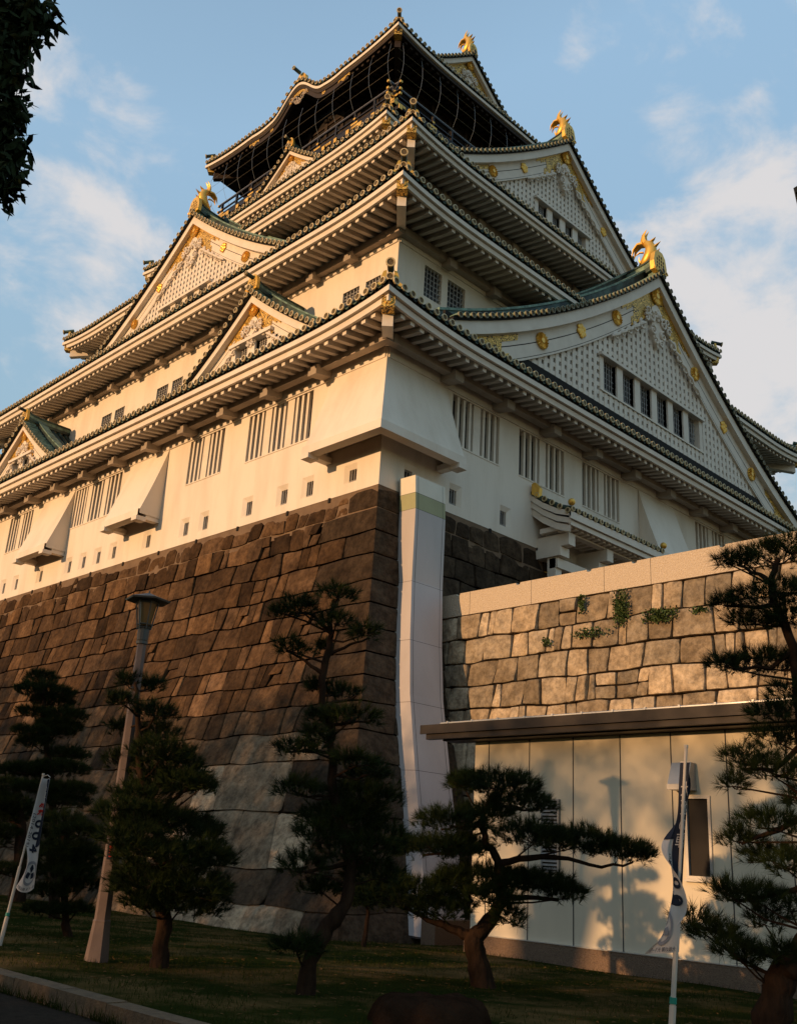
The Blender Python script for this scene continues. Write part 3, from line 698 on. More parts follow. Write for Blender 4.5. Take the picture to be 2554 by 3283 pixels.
gable(FR, 20.2, 14.75, 57.05, 6.7, LY-14.75, .66, .0130, 52.0, None, fish=.72, latd=.6, dmax=16)

# ------------------------------------------------------------------ top storey: black timber, gallery, railing, net
mb = MB(); mb.box((11.95, 13.85, 41.6), (W-11.95, LY-13.85, 45.6)); mb.build('storey_wall', 'black', keep)
mb = MB(); mb.box((12.7, 14.5, 46.0), (W-12.7, LY-14.5, 50.2))
for T, a, E in ((FL, 14.5, LY), (FR, 12.7, W)):
    d = 12.7 if T is FL else 14.5
    n = 9
    for i in range(n+1):
        s = a+(E-2*a)*i/n; mb.box((s-.14, d-.12, 46.0), (s+.14, d-.003, 49.7), 1, T)
    for z in (46.7, 47.9, 48.7, 49.3): mb.box((a+.16, d-.09, z), (E-a-.16, d-.005, z+.16), 1, T)
mb.build('storey_wall', ['black', 'blackwood'], keep)
gal = MB(); gal.box((11.25, 13.1, 45.62), (W-11.25, LY-13.1, 45.98)); gal.box((11.5, 13.4, 45.2), (W-11.5, LY-13.4, 45.617))
gal = gal.build('gallery_floor', 'black', keep)
for T, a, E, d in ((FL, 13.1, LY, 11.25), (FR, 11.25, W, 13.1)):
    n = int((E-2*a)/1.2)
    for i in range(n+1):
        s = a+.3+(E-2*a-.6)*i/n; bm = MB()
        bm.box((s-.12, d-.34, 45.16), (s+.12, d+.6, 45.44), 0, T); bm.box((s-.14, d-.36, 45.14), (s+.14, d-.30, 45.46), 1, T); bm.build('gallery_joist', ['black', 'gold'], gal)
    rl = MB(); x = d+.08
    for z, h in ((46.05, .10), (46.42, .09), (46.95, .11)): rl.box((a-.45, x-.05, z), (E-a+.45, x+.05, z+h), 0, T)
    rl.tube([T(a-.3, x, 47.12), T(E-a+.3, x, 47.12)], .03, 6, 2)
    for i in range(11):
        s = a+(E-2*a)*i/10; rl.box((s-.07, x-.075, 45.98), (s+.07, x+.075, 46.96), 0, T)
        if i % 2 == 0: rl.box((s-.32, x-.085, 46.03), (s+.32, x-.052, 46.17), 1, T); rl.box((s-.10, x-.09, 46.40), (s+.10, x-.056, 46.53), 1, T)
    for s in (a-.47, E-a+.47):
        for z in (46.03, 46.40, 46.93): rl.box((s-.06, x-.08, z), (s+.06, x+.08, z+.15), 1, T)
    rl.build('gallery_railing', ['black', 'gold', 'wire'], keep)
    for i in range(7):                                       # gilded plates along the floor edge
        s = a+.6+(E-2*a-1.2)*i/6; fp = MB(); fp.box((s-.45, d-.035, 45.70), (s+.45, d-.004, 45.9), 0, T); fp.build('gilded_fitting', 'filigree', gal)
    for s in (a+.12, E-a-.12): fp = MB(); fp.box((s-.14, d-.05, 45.6), (s+.14, d-.004, 46.0), 0, T); fp.build('gilded_fitting', 'filigree', gal)
    nw = MB(); cur = [(-.80, 49.5), (-.95, 48.7), (-1.0, 47.9), (-.9, 47.1), (-.6, 46.45), (-.1, 45.98)]
    n = 11
    for i in range(n+1):
        s = a-.3+(E-2*a+.6)*i/n; nw.tube([T(s, d+q, z) for q, z in cur], .011, 4, 0, cap=False)
    for q, z in (cur[1], cur[2], cur[3]): nw.tube([T(a+q*.8, d+q, z), T(E-a-q*.8, d+q, z)], .010, 4, 0, cap=False)
    nw.build('safety_net_wires', 'wire', keep)
kb = MB()                                                    # curved barge under the undulating gable
sl_ = [16.6+10.3*i/50 for i in range(51)]
rows = [[(10.32+q, s, 50.08-.45-h*(1+.0*s)+kara(s)) for s in sl_] for q, h in ((0, .02), (0, .62), (.25, .62))]
kb.grid(rows, 0)
kbo = kb.build('undulating_barge', ['blackwood'], keep)
for c0, w_, h0, h1 in ((21.75, 1.0, -.05, .52), (17.0, .55, .05, .45), (26.5, .55, .05, .45), (19.0, .16, .1, .45), (24.5, .16, .1, .45)):
    g = MB(); ss_ = [c0-w_+2*w_*i/10 for i in range(11)]
    g.grid([[(10.29, s, 50.08-.45-h0+kara(s)) for s in ss_], [(10.29, s, 50.08-.45-h1-(.12*math.cos((s-c0)*9) if w_ > .3 else 0)+kara(s)) for s in ss_]], 0); g.build('gilded_fitting', ['filigree'], kbo)
g = MB()
for sg in (-1, 1):
    for a, b, r_ in ((.35, -.75, .3), (.75, -.55, .24), (.15, -1.05, .2)): spiral(g, FL, 21.75+sg*a, 10.3, 51.2+b, r_, 1.2, sg, .08, 0)
g.build('carved_pendant', 'soffit', kbo)
g = MB(); c0 = Vector((10.3, 21.75, 52.0)); g.prism([(10.3, 21.75+a, 51.75+b) for a, b in ((-.5, 0), (-.5, .5), (-.2, .85), (.2, .85), (.5, .5), (.5, 0))], (.25, 0, 0), 0)
g.tube([(10.2, 21.75, 52.55), (9.6, 21.75, 52.6)], .13, 8, 1); ring_dir(g, Vector((9.6, 21.75, 52.6)), Vector((-1, 0, .05)).normalized(), .16, 2, 1); g.build('ridge_end_tile', ['gold', 'tile', 'ring'], kbo)

# ------------------------------------------------------------------ entrance porch on the right face
pr = MB(); X0, X1, YO = 8.5, 15.4, -2.0
pf = [(0, 16.1), (-.6, 15.65), (-1.3, 15.25), (YO, 15.0)]
pr.grid([[(X0, y, z) for y, z in pf], [(X1, y, z) for y, z in pf]], 0)
porch = pr.build('porch_roof', ['tile'], keep)
p = MB(); n = int((X1-X0)/.4)
for i in range(n+1):
    s = X0+.1+(X1-X0-.2)*i/n; p.tube([(s, y, z+.03) for y, z in pf], .10, 6, 2, cap=False); ring(p, FR, s, YO-.06, 15.02, .11)
for i in range(5): ring(p, lambda s, d, z: (d, s, z), -.35-i*.38, X0-.06, 15.92-.3*i+.06*i, .12)
p.build('porch_tiles', ['ring', 'ringin', 'tile'], porch, smooth=40)
p = MB()
for x in (X0, X1):
    for dz0, dz1, e in ((-.08, -.34, 0), (-.36, -.62, .06), (-.64, -.95, .12)):
        sgn = 1 if x == X0 else -1
        p.grid([[(x+e*sgn, y*(1-e*.4), z+dz0-.0*y) for y, z in pf], [(x+e*sgn, y*(1-e*.4), z+dz1+.06*y*y*.2) for y, z in pf]], 0)
p.box((X0, YO, 14.62), (X1, YO+.08, 14.92)); p.box((X0+.1, YO+.1, 14.40), (X1-.1, YO+.18, 14.60))
p.quad((X0+.1, YO+.18, 14.55), (X1-.1, YO+.18, 14.55), (X1-.1, 0, 15.2), (X0+.1, 0, 15.2))
for i in range(17):
    s = X0+.35+(X1-X0-.7)*i/16; p.box((s-.09, YO+.24, 14.34), (s+.09, -.3, 14.54))
for x in (X0+.7, X0+3.4, X1-.7):
    p.box((x-.22, -1.55, 13.75), (x+.22, 0, 14.25)); p.box((x-.3, -1.2, 13.35), (x+.3, 0, 13.72)); p.box((x-.2, -.9, 9.8), (x+.2, -.5, 13.34))
p.box((X0+.3, -1.45, 14.26), (X1-.3, -1.15, 14.33)); p.box((X0+.5, -1.0, 12.9), (X1-.5, -.6, 13.3))
p.build('porch_frame', ['trim'], porch)
for x in (X0+.02, X1-.02):
    m = MB(); c = Vector((x, YO-.02, 15.28)); m.grid([[tuple(c+Vector((.15*math.sin(a)*math.cos(b), .15*math.sin(a)*math.sin(b), .15*math.cos(a)))) for b in [2*math.pi*j/10 for j in range(11)]] for a in [math.pi*i/7 for i in range(8)]])
    m.build('gilded_ball', 'gold', porch, smooth=60)
m = MB(); m.box((X0+.9, -.06, 12.2), (X0+1.3, -.004, 13.6)); m.build('gilded_fitting', 'gold', porch)
m = MB(); m.prism([(X0-.06, -.1, 16.0), (X0-.06, -.45, 15.8), (X0-.06, -.5, 16.2), (X0-.06, -.25, 16.5), (X0-.06, -.1, 16.45)], (.2, 0, 0)); m.build('porch_end_tile', 'gold', porch)
# ------------------------------------------------------------------ ground
def gz(x, y):
    k = smooth01((y+8)/5)
    return .12-(x+15.9)*(.021+.021*k)
mb = MB(); xs = [-15.86+i*.5 for i in range(0, 45)]+[8, 14, 30, 80, 200, 800]; ys = [-800, -300, -120, -60, -40]+[-34+i*.8 for i in range(0, 120)]+[70, 110, 220, 800]
def gzz(x, y): return (gz(x, y)+.03*math.sin(x*1.3+y*.7)*math.sin(y*.9) if x > -15.6 else gz(x, y)) if x < 8 else gz(8, y)
mb.grid([[(x, y, gzz(x, y)) for x in xs] for y in ys]); tag(mb.build('lawn_ground', 'soil', smooth=60), kind='structure')
mb = MB(); mb.grid([[(x, y, -.03) for x in (-900, -200, -60, -30, -16.13)] for y in (-800, -60, -20, 0, 30, 100, 800)]); tag(mb.build('road', 'asphalt'), kind='structure')
mb = MB(); y = -60.0; ri = random.Random(3)
while y < 70:
    l_ = 1.0; g_ = .008
    mb.box((-16.12, y+g_, -.2), (-15.88+ri.uniform(-.006, .006), y+l_-g_, .135+ri.uniform(-.006, .006))); y += l_
mb.box((-16.10, -60, -.2), (-15.9, 70, .10))
tag(mb.build('kerb', 'kerb'), kind='structure')

# ------------------------------------------------------------------ dry stone walling
def off(d): return .04*d+.02*d*d
def stone_wall(mb, S, s0, s1, rows, wfun, tone, rnd, bias=0.0, wobble=.07, gap=.017, bulge=.028, quoin=None, topround=0, lean=.10, nr=20, lump=.06):
    """S(s, t, h) -> point at distance s along, drop t down the face, h out of it; rows = list of drops"""
    nrow = len(rows)-1
    wob = [[rnd.uniform(-wobble, wobble) for _ in range(int((s1-s0)/.85)+6)] for _ in rows]
    def tb(k, s):
        kn = wob[k]; q = (s-s0)/.85+2; i = int(q); f = q-i; i = min(max(i, 0), len(kn)-2); nz = kn[i]*(1-f)+kn[i+1]*f
        h = min(rows[min(k+1, nrow)]-rows[k] if k < nrow else 1, rows[k]-rows[k-1] if k else 1)
        e = smooth01((s-s0)/1.5) if quoin else 1
        return rows[k]+(0 if k in (0, nrow) else h*e*nz)
    for k in range(nrow):
        s = s0; first = True; ln = 0.0
        h = rows[k+1]-rows[k]
        while s < s1-.15:
            if first and quoin: wd = quoin(k)
            else: wd = wfun(s, rows[k], h, rnd)
            e = min(s+wd, s1)
            l2 = (rnd.uniform(-lean, lean)-bias*min(1.7, 1+.12*rows[k])*min(1, .9/h))*h if not (e >= s1) else 0
            split = 1
            if not first and wd < h*.9 and rnd.random() < .10: split = 2
            for q in range(split):
                ta = lambda x: tb(k, x)+(tb(k+1, x)-tb(k, x))*q/split
                tc_ = lambda x: tb(k, x)+(tb(k+1, x)-tb(k, x))*(q+1)/split
                drop = rnd.uniform(0, topround)*(1 if k == 0 else 0)
                # outline: super-ellipse warped into the four corners
                A = (s+ln*(1 if True else 0), e+l2, s, e)
                n = nr; ex = rnd.uniform(12, 34); tn = tone(( s+e)/2, (rows[k]+rows[k+1])/2, rnd, first and quoin is not None)
                hh = rnd.uniform(-.035, .06) if not (first and quoin) else 0.0
                rings = []; ph = [rnd.uniform(0, 6.3) for _ in range(4)]
                for (sc, dep) in ((1.0, -.14), (.994, -.022), (.972, bulge*.4), (.78, bulge*.95), (.36, bulge*1.1)):
                    rr = []
                    for j in range(n):
                        a = 2*math.pi*(j+.5)/n; ca, sa = math.cos(a), math.sin(a)
                        rad = (abs(ca)**ex+abs(sa)**ex)**(-1/ex)
                        rad *= 1+.012*math.sin(2*a+ph[0])+.012*math.sin(5*a+ph[1])
                        rad = min(rad*1.0, 1.0/max(abs(ca), abs(sa)))
                        u = .5+.5*rad*ca*sc; v = .5+.5*rad*sa*sc
                        if first and quoin and ca < -.1: u = min(u, .5+.5*rad*ca) if False else (.5+.5*max(-1, rad*ca*1.06)*(1 if sc > .9 else sc))
                        w = e-s
                        g0 = 0 if (first and quoin) else gap
                        x = (s+g0)+(w-gap-g0)*u + (ln*(1-u)+l2*u)*(.5-v)
                        x = max(x, s0)
                        t0, t1 = ta(x)+gap, tc_(x)-gap
                        if k == 0: t0 += drop*(1-.6*(2*u-1)**2)+topround*.55*(2*u-1)**4
                        t = t0+(t1-t0)*v
                        dp = dep+hh+lump*.35*math.sin(3*u*2+ph[2])*math.sin(3*v+ph[3])*(1 if dep > 0 else .2)
                        if first and quoin and u < .02: dp = 0.0
                        rr.append(S(x, t, dp))
                    rings.append(rr)
                o = len(mb.v)
                for r_ in rings: mb.v += r_
                cx_ = (s+e)/2; mb.v.append(S(cx_, (ta(cx_)+tc_(cx_))/2, bulge*1.1+hh))
                nR = len(rings)
                for i in range(nR-1):
                    for j in range(n): mb.f.append([o+i*n+j, o+i*n+(j+1)%n, o+(i+1)*n+(j+1)%n, o+(i+1)*n+j]); mb.m.append(0)
                for j in range(n): mb.f.append([o+(nR-1)*n+j, o+(nR-1)*n+(j+1)%n, o+nR*n]); mb.m.append(0)
                mb.t += [(*tn, 1)]*(nR*n+1)
            s = e; ln = l2; first = False
def rows_to(total, rnd, fn):
    r = [0.0]
    while r[-1] < total: r.append(r[-1]+fn(r[-1], rnd))
    return r
base = empty('stone_base', (0, 0, 0), 'tall curved base of dark brown fitted granite blocks under the white keep', 'stone wall')
DT = 14.6
rb = random.Random(11)
rowsB = rows_to(DT, rb, lambda d, r: (.85 if d < .5 else r.uniform(.74, .98)) if d < 8.5 else r.choice([r.uniform(.75, 1.0), r.uniform(.95, 1.25), r.uniform(1.2, 1.7)]))
def SL(s, t, h):
    z = H-t; o = off(t); nx = .95
    return (-o-h*.93, s-o, z-h*(.04+.04*t)*.9)
def SR(s, t, h):
    z = H-t; o = off(t)
    return (s-o, -o-h*.93, z-h*(.04+.04*t)*.9)
def wL(s, d, h, r):
    if d > 8 and s < 10: return r.choice([r.uniform(.9, 1.6), r.uniform(1.6, 3.6)])
    return h*r.choice([r.uniform(.42, .65), r.uniform(.6, .95), r.uniform(.85, 1.3), r.uniform(1.3, 1.9)])
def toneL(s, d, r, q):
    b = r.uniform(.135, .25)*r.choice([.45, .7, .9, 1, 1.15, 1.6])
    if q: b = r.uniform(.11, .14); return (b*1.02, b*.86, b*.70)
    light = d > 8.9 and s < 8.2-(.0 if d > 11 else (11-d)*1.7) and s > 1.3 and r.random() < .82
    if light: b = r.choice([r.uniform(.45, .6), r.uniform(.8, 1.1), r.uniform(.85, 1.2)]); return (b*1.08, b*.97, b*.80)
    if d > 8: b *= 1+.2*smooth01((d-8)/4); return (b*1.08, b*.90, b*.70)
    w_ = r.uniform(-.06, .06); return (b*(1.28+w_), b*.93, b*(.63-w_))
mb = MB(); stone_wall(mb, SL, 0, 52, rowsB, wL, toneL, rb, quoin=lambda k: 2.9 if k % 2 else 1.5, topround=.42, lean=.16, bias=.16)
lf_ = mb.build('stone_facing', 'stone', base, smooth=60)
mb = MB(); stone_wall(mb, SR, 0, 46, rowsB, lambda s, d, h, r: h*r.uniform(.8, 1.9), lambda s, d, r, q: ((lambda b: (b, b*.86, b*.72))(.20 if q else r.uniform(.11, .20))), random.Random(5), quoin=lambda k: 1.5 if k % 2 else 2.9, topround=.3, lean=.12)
mb.build('stone_facing', 'stone', base, smooth=60)
mb = MB(); ds = [DT*i/30 for i in range(31)]
mb.grid([[SL(.115+(52-.115)*i/8, d, -.14) for i in range(9)] for d in ds]); mb.grid([[SR(.115+(46-.115)*i/8, d, -.14) for i in range(9)] for d in ds])
mb.build('joint_backing', 'joint', base)
mb = MB()
for SS, e in ((SL, 52), (SR, 46)): mb.grid([[SS(.02+(e-.02)*i/40, d, -.015) for i in range(41)] for d in (0, .35, .7, 1.05)])
mb.build('mortar_band', 'mortar', base)
mb = MB()
for s in (2.55, 4.95, 8.1, 11.0, 13.9, 16.9, 19.9, 22.9, 26.0, 29.2, 32): mb = MB(); mb.box((-.03, s-.06, H-.16), (.05, s+.06, H+.02)); mb.build('weep_hole', 'gap', base)
for s in (6.0, 9.0, 12.0): mb = MB(); mb.box((s-.06, -.03, H-.16), (s+.06, .05, H+.02)); mb.build('weep_hole', 'gap', base)

# ------------------------------------------------------------------ retaining wall of tan blocks with sawn coping
rw = empty('retaining_wall', (2.9, -9, -.1), 'sunlit retaining wall of large tan blocks with sawn granite coping behind the hut', 'stone wall')
ZT = 10.37
rr_ = random.Random(21)
rowsR = [0, .86, 1.70, 2.48, 3.30, 4.2, 5.2, 6.7, 7.8, 8.9, 10.3]
def SW(s, t, h): return (2.9-.13*t-h, -.3-s, ZT-.80-t)
mb = MB(); stone_wall(mb, SW, -.8, 24, rowsR, lambda s, d, h, r: h*r.choice([r.uniform(.30, .45), r.uniform(.7, .95), r.uniform(.85, 1.15), r.uniform(1.0, 1.5)]), lambda s, d, r, q: (lambda b, w_: (b*1.02, b*(.97-w_*.6), b*(.90-1.3*w_)))(r.choice([r.uniform(.36, .6), r.uniform(.6, .8), r.uniform(.8, 1.0)]), r.uniform(-.05, .05)), rr_, gap=.020, wobble=.06, bulge=.026, lean=.12, nr=28, lump=.10)
mb.build('stone_facing', 'stonelight', rw, smooth=60)
mb = MB(); mb.grid([[SW(-.8+24.8*i/4, t, -.10) for i in range(5)] for t in (0, 10.3)]); mb.build('joint_backing', 'joint', rw)
yy = -.0
for i, ln in enumerate((1.85, 2.6, 2.75, 1.6, 2.8, 2.4, 2.9, 2.5, 2.6)):
    a, b = yy-.008, yy-ln+.008; n0 = b+.62
    poly = [(2.86, a, ZT-.79), (2.86, a, ZT), (2.86, n0, ZT), (2.86, n0-.02, ZT-.06), (2.86, n0-.10, ZT-.075), (2.86, n0-.17, ZT-.05), (2.86, n0-.18, ZT), (2.86, b, ZT), (2.86, b, ZT-.79)]
    m = MB(); m.prism(poly, (.8, 0, 0)); m.build('coping_stone', 'coping', rw); yy -= ln
mb = MB(); mb.quad((3.6, -24, 9.9), (26, -24, 9.9), (26, -.2, 9.9), (3.6, -.2, 9.9)); tag(mb.build('terrace', 'kerb'), kind='structure')
# ivy tufts rooted in the joints
ri = np.random.default_rng(5)
def ivy(name, y, z, wy, hz, n, label):
    e = 2.9-.13*(ZT-.8-z)-.14
    c = np.stack([e-np.abs(ri.normal(0, .05, n)), y+np.clip(ri.normal(0, wy*.75, n), -1.6*wy, 1.6*wy), z+np.clip(ri.normal(0, hz*.75, n), -1.5*hz, 1.5*hz)], 1)
    a = ri.normal(0, 1, (n, 3)); a /= np.linalg.norm(a, axis=1)[:, None]; b = np.cross(a, ri.normal(0, 1, (n, 3))); b /= np.linalg.norm(b, axis=1)[:, None]
    q = .046; V = np.stack([c-a*q, c+b*q*.7, c+a*q, c-b*q*.7], 1)
    tag(tris_mesh(name, V, ['ivy'], quads=True), label, 'ivy')
ivy('ivy_plant', -6.5, 9.25, .07, .20, 160, 'small ivy tuft hanging just under the coping, leftmost on the tan wall')
ivy('ivy_plant', -7.9, 8.95, .16, .36, 500, 'largest ivy trailing down the tan block wall below the coping')
ivy('ivy_plant', -9.2, 8.55, .34, .14, 420, 'bushy ivy tuft in a joint to the right of the trailing ivy')
ivy('ivy_plant', -6.9, 8.3, .42, .10, 190, 'thin ivy spread along the joint below the trailing ivy')
ivy('ivy_plant', -10.4, 8.55, .18, .06, 100, 'little ivy clump in the joint nearest the pine at right')
ivy('ivy_plant', -5.3, 8.2, .12, .09, 80, 'tiny low ivy sprig in a joint at the left of the tan wall')

# ------------------------------------------------------------------ cable duct on the corner of the base
duct = empty('cable_duct', (-1.7, -4.8, -.1), 'tall pale boxed duct climbing the stone base beside its corner', 'duct')
DP = [(14.25, .88, -.9), (13.05, .97, -.9), (10.48, .89, -.98), (8.36, .49, -1.44), (6.45, .04, -2.01), (4.13, -.48, -2.89), (2.56, -.93, -3.61), (.89, -1.56, -4.49), (-.20, -2.08, -5.10)]
def dpt(z):
    for (z0, x0, y0), (z1, x1, y1) in zip(DP, DP[1:]):
        if z1 <= z <= z0: k = (z0-z)/(z0-z1); return x0+(x1-x0)*k, y0+(y1-y0)*k
    return DP[-1][1:]
def duct_seg(z0, z1, mats, name):
    zs = [z0]+[q[0] for q in DP if z1 < q[0] < z0]+[z1]; m = MB(); WD = 1.52
    F_ = []; 
    for z in zs:
        x, y = dpt(z); e = .62+.012*max(0, z); F_.append(((x, y+e, z+.02), (x, y, z), (x+WD, y, z), (x+WD, y+1.0, z)))
    for k in range(4): m.grid([[f[k] for f in F_], [f[(k+1) % 4] for f in F_]], 0)
    m.add(list(F_[0]), [(0,1,2,3)], 0)
    return m.build(name, mats, duct)
cuts = [14.25, 13.62, 13.05, 10.42, 8.3, 6.2, 4.1, 2.2, .55]
for i, (a, b) in enumerate(zip(cuts, cuts[1:]+[-.2])):
    duct_seg(a-.006, b+.006, ['panelcream' if i == 0 else 'panelolive' if i == 1 else 'panel'], 'duct_panel')
m = MB(); F_ = []
for z in [q[0]-.03 for q in DP]:
    x, y = dpt(z); e = .608+.012*max(0, z); F_.append(((x+.012, y+e, z), (x+.012, y+.012, z), (x+1.508, y+.012, z), (x+1.508, y+.97, z)))
for k in range(4): m.grid([[f[k] for f in F_], [f[(k+1) % 4] for f in F_]], 0)
for dx in (.13, 1.38):
    m.grid([[(f[1][0]-.012+dx, f[1][1]-.015, f[1][2]) for f in F_], [(f[1][0]-.012+dx+.016, f[1][1]-.015, f[1][2]) for f in F_]], 0)
m.build('duct_seam', 'seam', duct)
m = MB(); m.box((-2.3, -5.6, gz(-2, -5)-.1), (-.9, -5.13, .26)); m.build('duct_footing', 'plinth', duct)

# ------------------------------------------------------------------ hut against the retaining wall
HX = -4.5; hy0, hy1 = -8.62, -20.5
hut = empty('plant_hut', (HX, -12, -.15), 'low cream panel hut with brown metal eave under the tan stone wall', 'hut')
wins = (-13.72, -14.08)
m = MB(); ops = []
ops = [(hy0-5.08-.42, hy0-5.08, 1.66, 2.98)]
TH = lambda s, d, z: (HX+d, s, z)
wd0, wd1 = -14.22, -13.80
wall_cells(m, TH, hy1, hy0, .24, 4.2, 0, [(wd0, wd1, 1.64, 2.98)])
m.quad((HX, hy0, .24), (2, hy0, .24), (2, hy0, 4.2), (HX, hy0, 4.2)); m.quad((HX, hy1, -.3), (2, hy1, -.3), (2, hy1, 4.2), (HX, hy1, 4.2))
m.build('panel_wall', 'hut', hut)
m = MB()
for k in range(11):
    y = -9.02-k*1.12; m.box((HX-.006, y-.011, .242), (HX-.002, y+.011, 4.2))
m.build('panel_joint', 'seam', hut)
m = MB(); m.box((HX-.09, hy1, -.4), (HX+.02, hy0+.09, .225)); m.box((HX+.025, hy0-.05, -.4), (1.5, hy0+.085, .22)); m.build('plinth', 'plinth', hut)
m = MB(); m.box((HX-.10, hy1, .226), (HX-.003, hy0+.09, .24)); m.build('plinth_flashing', 'zinc', hut)
m = MB(); ex0 = hy0+1.15
m.hexa([(HX-.55, hy1-1, 4.42), (HX-.55, ex0, 4.42), (1.6, ex0, 5.1), (1.6, hy1-1, 5.1), (HX-.55, hy1-1, 4.52), (HX-.55, ex0, 4.52), (1.6, ex0, 5.2), (1.6, hy1-1, 5.2)], 0)
m.box((HX-.60, hy1-1, 4.36), (HX-.552, ex0+.02, 4.56), 0); m.box((HX-.54, hy1-1, 4.24), (HX-.40, ex0-.12, 4.41), 0)
m.box((HX-.38, hy1-1, 4.21), (HX+.1, ex0-.5, 4.40), 0)
roof = m.build('eave_roof', ['eave'], hut)
m = MB(); m.tube([(HX-.585, hy1-1, 4.575), (HX-.585, ex0-.6, 4.575)], .022, 6)
for k in range(18): m.box((HX-.62, ex0-.8-k*.72, 4.56), (HX-.56, ex0-.84-k*.72, 4.61))
m.build('snow_rail', 'zinc', roof)
m = MB()
for a, b in (((wd0-.05, 1.59), (wd1+.05, 1.64)), ((wd0-.05, 2.98), (wd1+.05, 3.03)), ((wd0-.05, 1.64), (wd0, 2.98)), ((wd1, 1.64), (wd1+.05, 2.98))): m.box((HX-.035, a[0], a[1]), (HX+.06, b[0], b[1]))
m.box((HX-.07, wd0-.08, 1.54), (HX+.03, wd1+.08, 1.588))
wf = m.build('hut_window', 'alu', hut); m = MB(); m.quad((HX+.03, wd0, 1.64), (HX+.03, wd1, 1.64), (HX+.03, wd1, 2.98), (HX+.03, wd0, 2.98)); m.build('pane', 'glass', wf)
def hood(y, z, name='vent_hood'):
    m = MB(); s = .20
    m.hexa([(HX-.34, y-s, z), (HX, y-s, z), (HX, y+s, z), (HX-.34, y+s, z), (HX-.16, y-s, z+.40), (HX, y-s, z+.40), (HX, y+s, z+.40), (HX-.16, y+s, z+.40)])
    m.box((HX-.345, y-s-.01, z-.10), (HX-.001, y+s+.01, z-.002)); m.build(name, 'alu', hut)
hood(-13.80, 3.22)
for z in (1.55, 2.45):
    m = MB(); y0, y1 = -10.94, -10.50; m.box((HX-.03, y0, z), (HX-.004, y1, z+.52), 1)
    for a, b in (((y0, z), (y1, z+.03)), ((y0, z+.49), (y1, z+.52)), ((y0, z+.03), (y0+.03, z+.49)), ((y1-.03, z+.03), (y1, z+.49))): m.box((HX-.07, a[0], a[1]), (HX-.031, b[0], b[1]), 0)
    for k in range(6): m.hexa([(HX-.075, y0+.03, z+.05+k*.072), (HX-.033, y0+.03, z+.085+k*.072), (HX-.033, y1-.03, z+.085+k*.072), (HX-.075, y1-.03, z+.05+k*.072), (HX-.075, y0+.03, z+.06+k*.072), (HX-.033, y0+.03, z+.095+k*.072), (HX-.033, y1-.03, z+.095+k*.072), (HX-.075, y1-.03, z+.06+k*.072)], 0)
    m.build('louvre', ['alu', 'gap'], hut)
m = MB(); y0, y1 = -16.75, -16.2
for a, b in (((y0-.05, 1.59), (y1+.05, 1.64)), ((y0-.05, 2.98), (y1+.05, 3.03)), ((y0-.05, 1.64), (y0, 2.98)), ((y1, 1.64), (y1+.05, 2.98))): m.box((HX-.035, a[0], a[1]), (HX-.004, b[0], b[1]))
wf = m.build('hut_window', 'alu', hut); m = MB(); m.quad((HX-.012, y0, 1.64), (HX-.012, y1, 1.64), (HX-.012, y1, 2.98), (HX-.012, y0, 2.98)); m.build('pane', 'glass', wf)

# ------------------------------------------------------------------ lamp posts
def lamp_post(x, y, z, label, rot=.3, sticker=True):
    r = empty('lamp_post', (x, y, z), label, 'lamp post', 'park lamp posts')
    def oct_(zr): return [[(x+q*math.cos(rot+2*math.pi*j/6), y+q*math.sin(rot+2*math.pi*j/6), z+h) for j in range(7)] for h, q in zr]
    m = MB(); m.grid(oct_([(0, .168), (.50, .120), (.52, .122), (.54, .11)])); m.build('post_base', 'lamp', r)
    m = MB(); m.grid(oct_([(.53, .108), (1.56, .098), (1.58, .106), (1.60, .090), (4.30, .070), (4.44, .070)])); po = m.build('post', 'lamp', r)
    m = MB(); m.tube([(x, y, z+4.42), (x, y, z+4.44), (x, y, z+4.60), (x, y, z+4.64)], [.076, .082, .088, .11], 12); m.tube([(x, y, z+4.38), (x, y, z+4.42)], .085, 12); m.build('collar', 'lampmetal', r)
    m = MB(); m.grid(oct_([(4.66, .085), (5.03, .15)])); gl = m.build('lantern_glass', 'amber', r)
    m = MB()
    for j in range(6):
        a = rot+2*math.pi*j/6; m.tube([(x+.10*math.cos(a), y+.10*math.sin(a), z+4.60), (x+.172*math.cos(a), y+.172*math.sin(a), z+5.04)], .011, 5)
    for h, q in ((4.68, .105), (5.02, .16)): m.tube([p for p in oct_([(h, q)])[0]], .011, 5)
    m.build('lantern_frame', 'lampmetal', r)
    m = MB(); m.grid(oct_([(5.0, .155), (5.03, .16), (5.035, .335), (5.06, .345), (5.12, .16), (5.16, .05), (5.165, .001)])); m.tube([(x, y, z+5.15), (x, y, z+5.21)], [.02, .008], 6); m.build('lantern_roof', 'lampmetal', r)
    if sticker:
        a0, a1 = rot+math.pi, rot+math.pi+math.pi/3
        def fp(k, h): 
            q = .0995-.0*h; return (x+q*(math.cos(a0)*(1-k)+math.cos(a1)*k)*1.01, y+q*(math.sin(a0)*(1-k)+math.sin(a1)*k)*1.01, z+h)
        m = MB(); m.quad(fp(.12, 1.32), fp(.88, 1.32), fp(.88, 1.53), fp(.12, 1.53), 0)
        st = m.build('sticker', ['navy'], po)
        m = MB()
        for k0, k1, h0, h1 in ((.3, .7, 1.46, 1.50), (.3, .5, 1.40, 1.45), (.55, .75, 1.41, 1.44), (.35, .7, 1.35, 1.37)):
            q = [fp(k0, h0), fp(k1, h0), fp(k1, h1), fp(k0, h1)]; m.quad(*[(x+(p[0]-x)*1.012, y+(p[1]-y)*1.012, p[2]) for p in q])
        m.build('sticker_print', 'red', st)
    return r
lamp_post(-14.14, -10.26, .07, 'tall hexagonal lamp post with flat lantern roof and sticker, standing in the lawn')
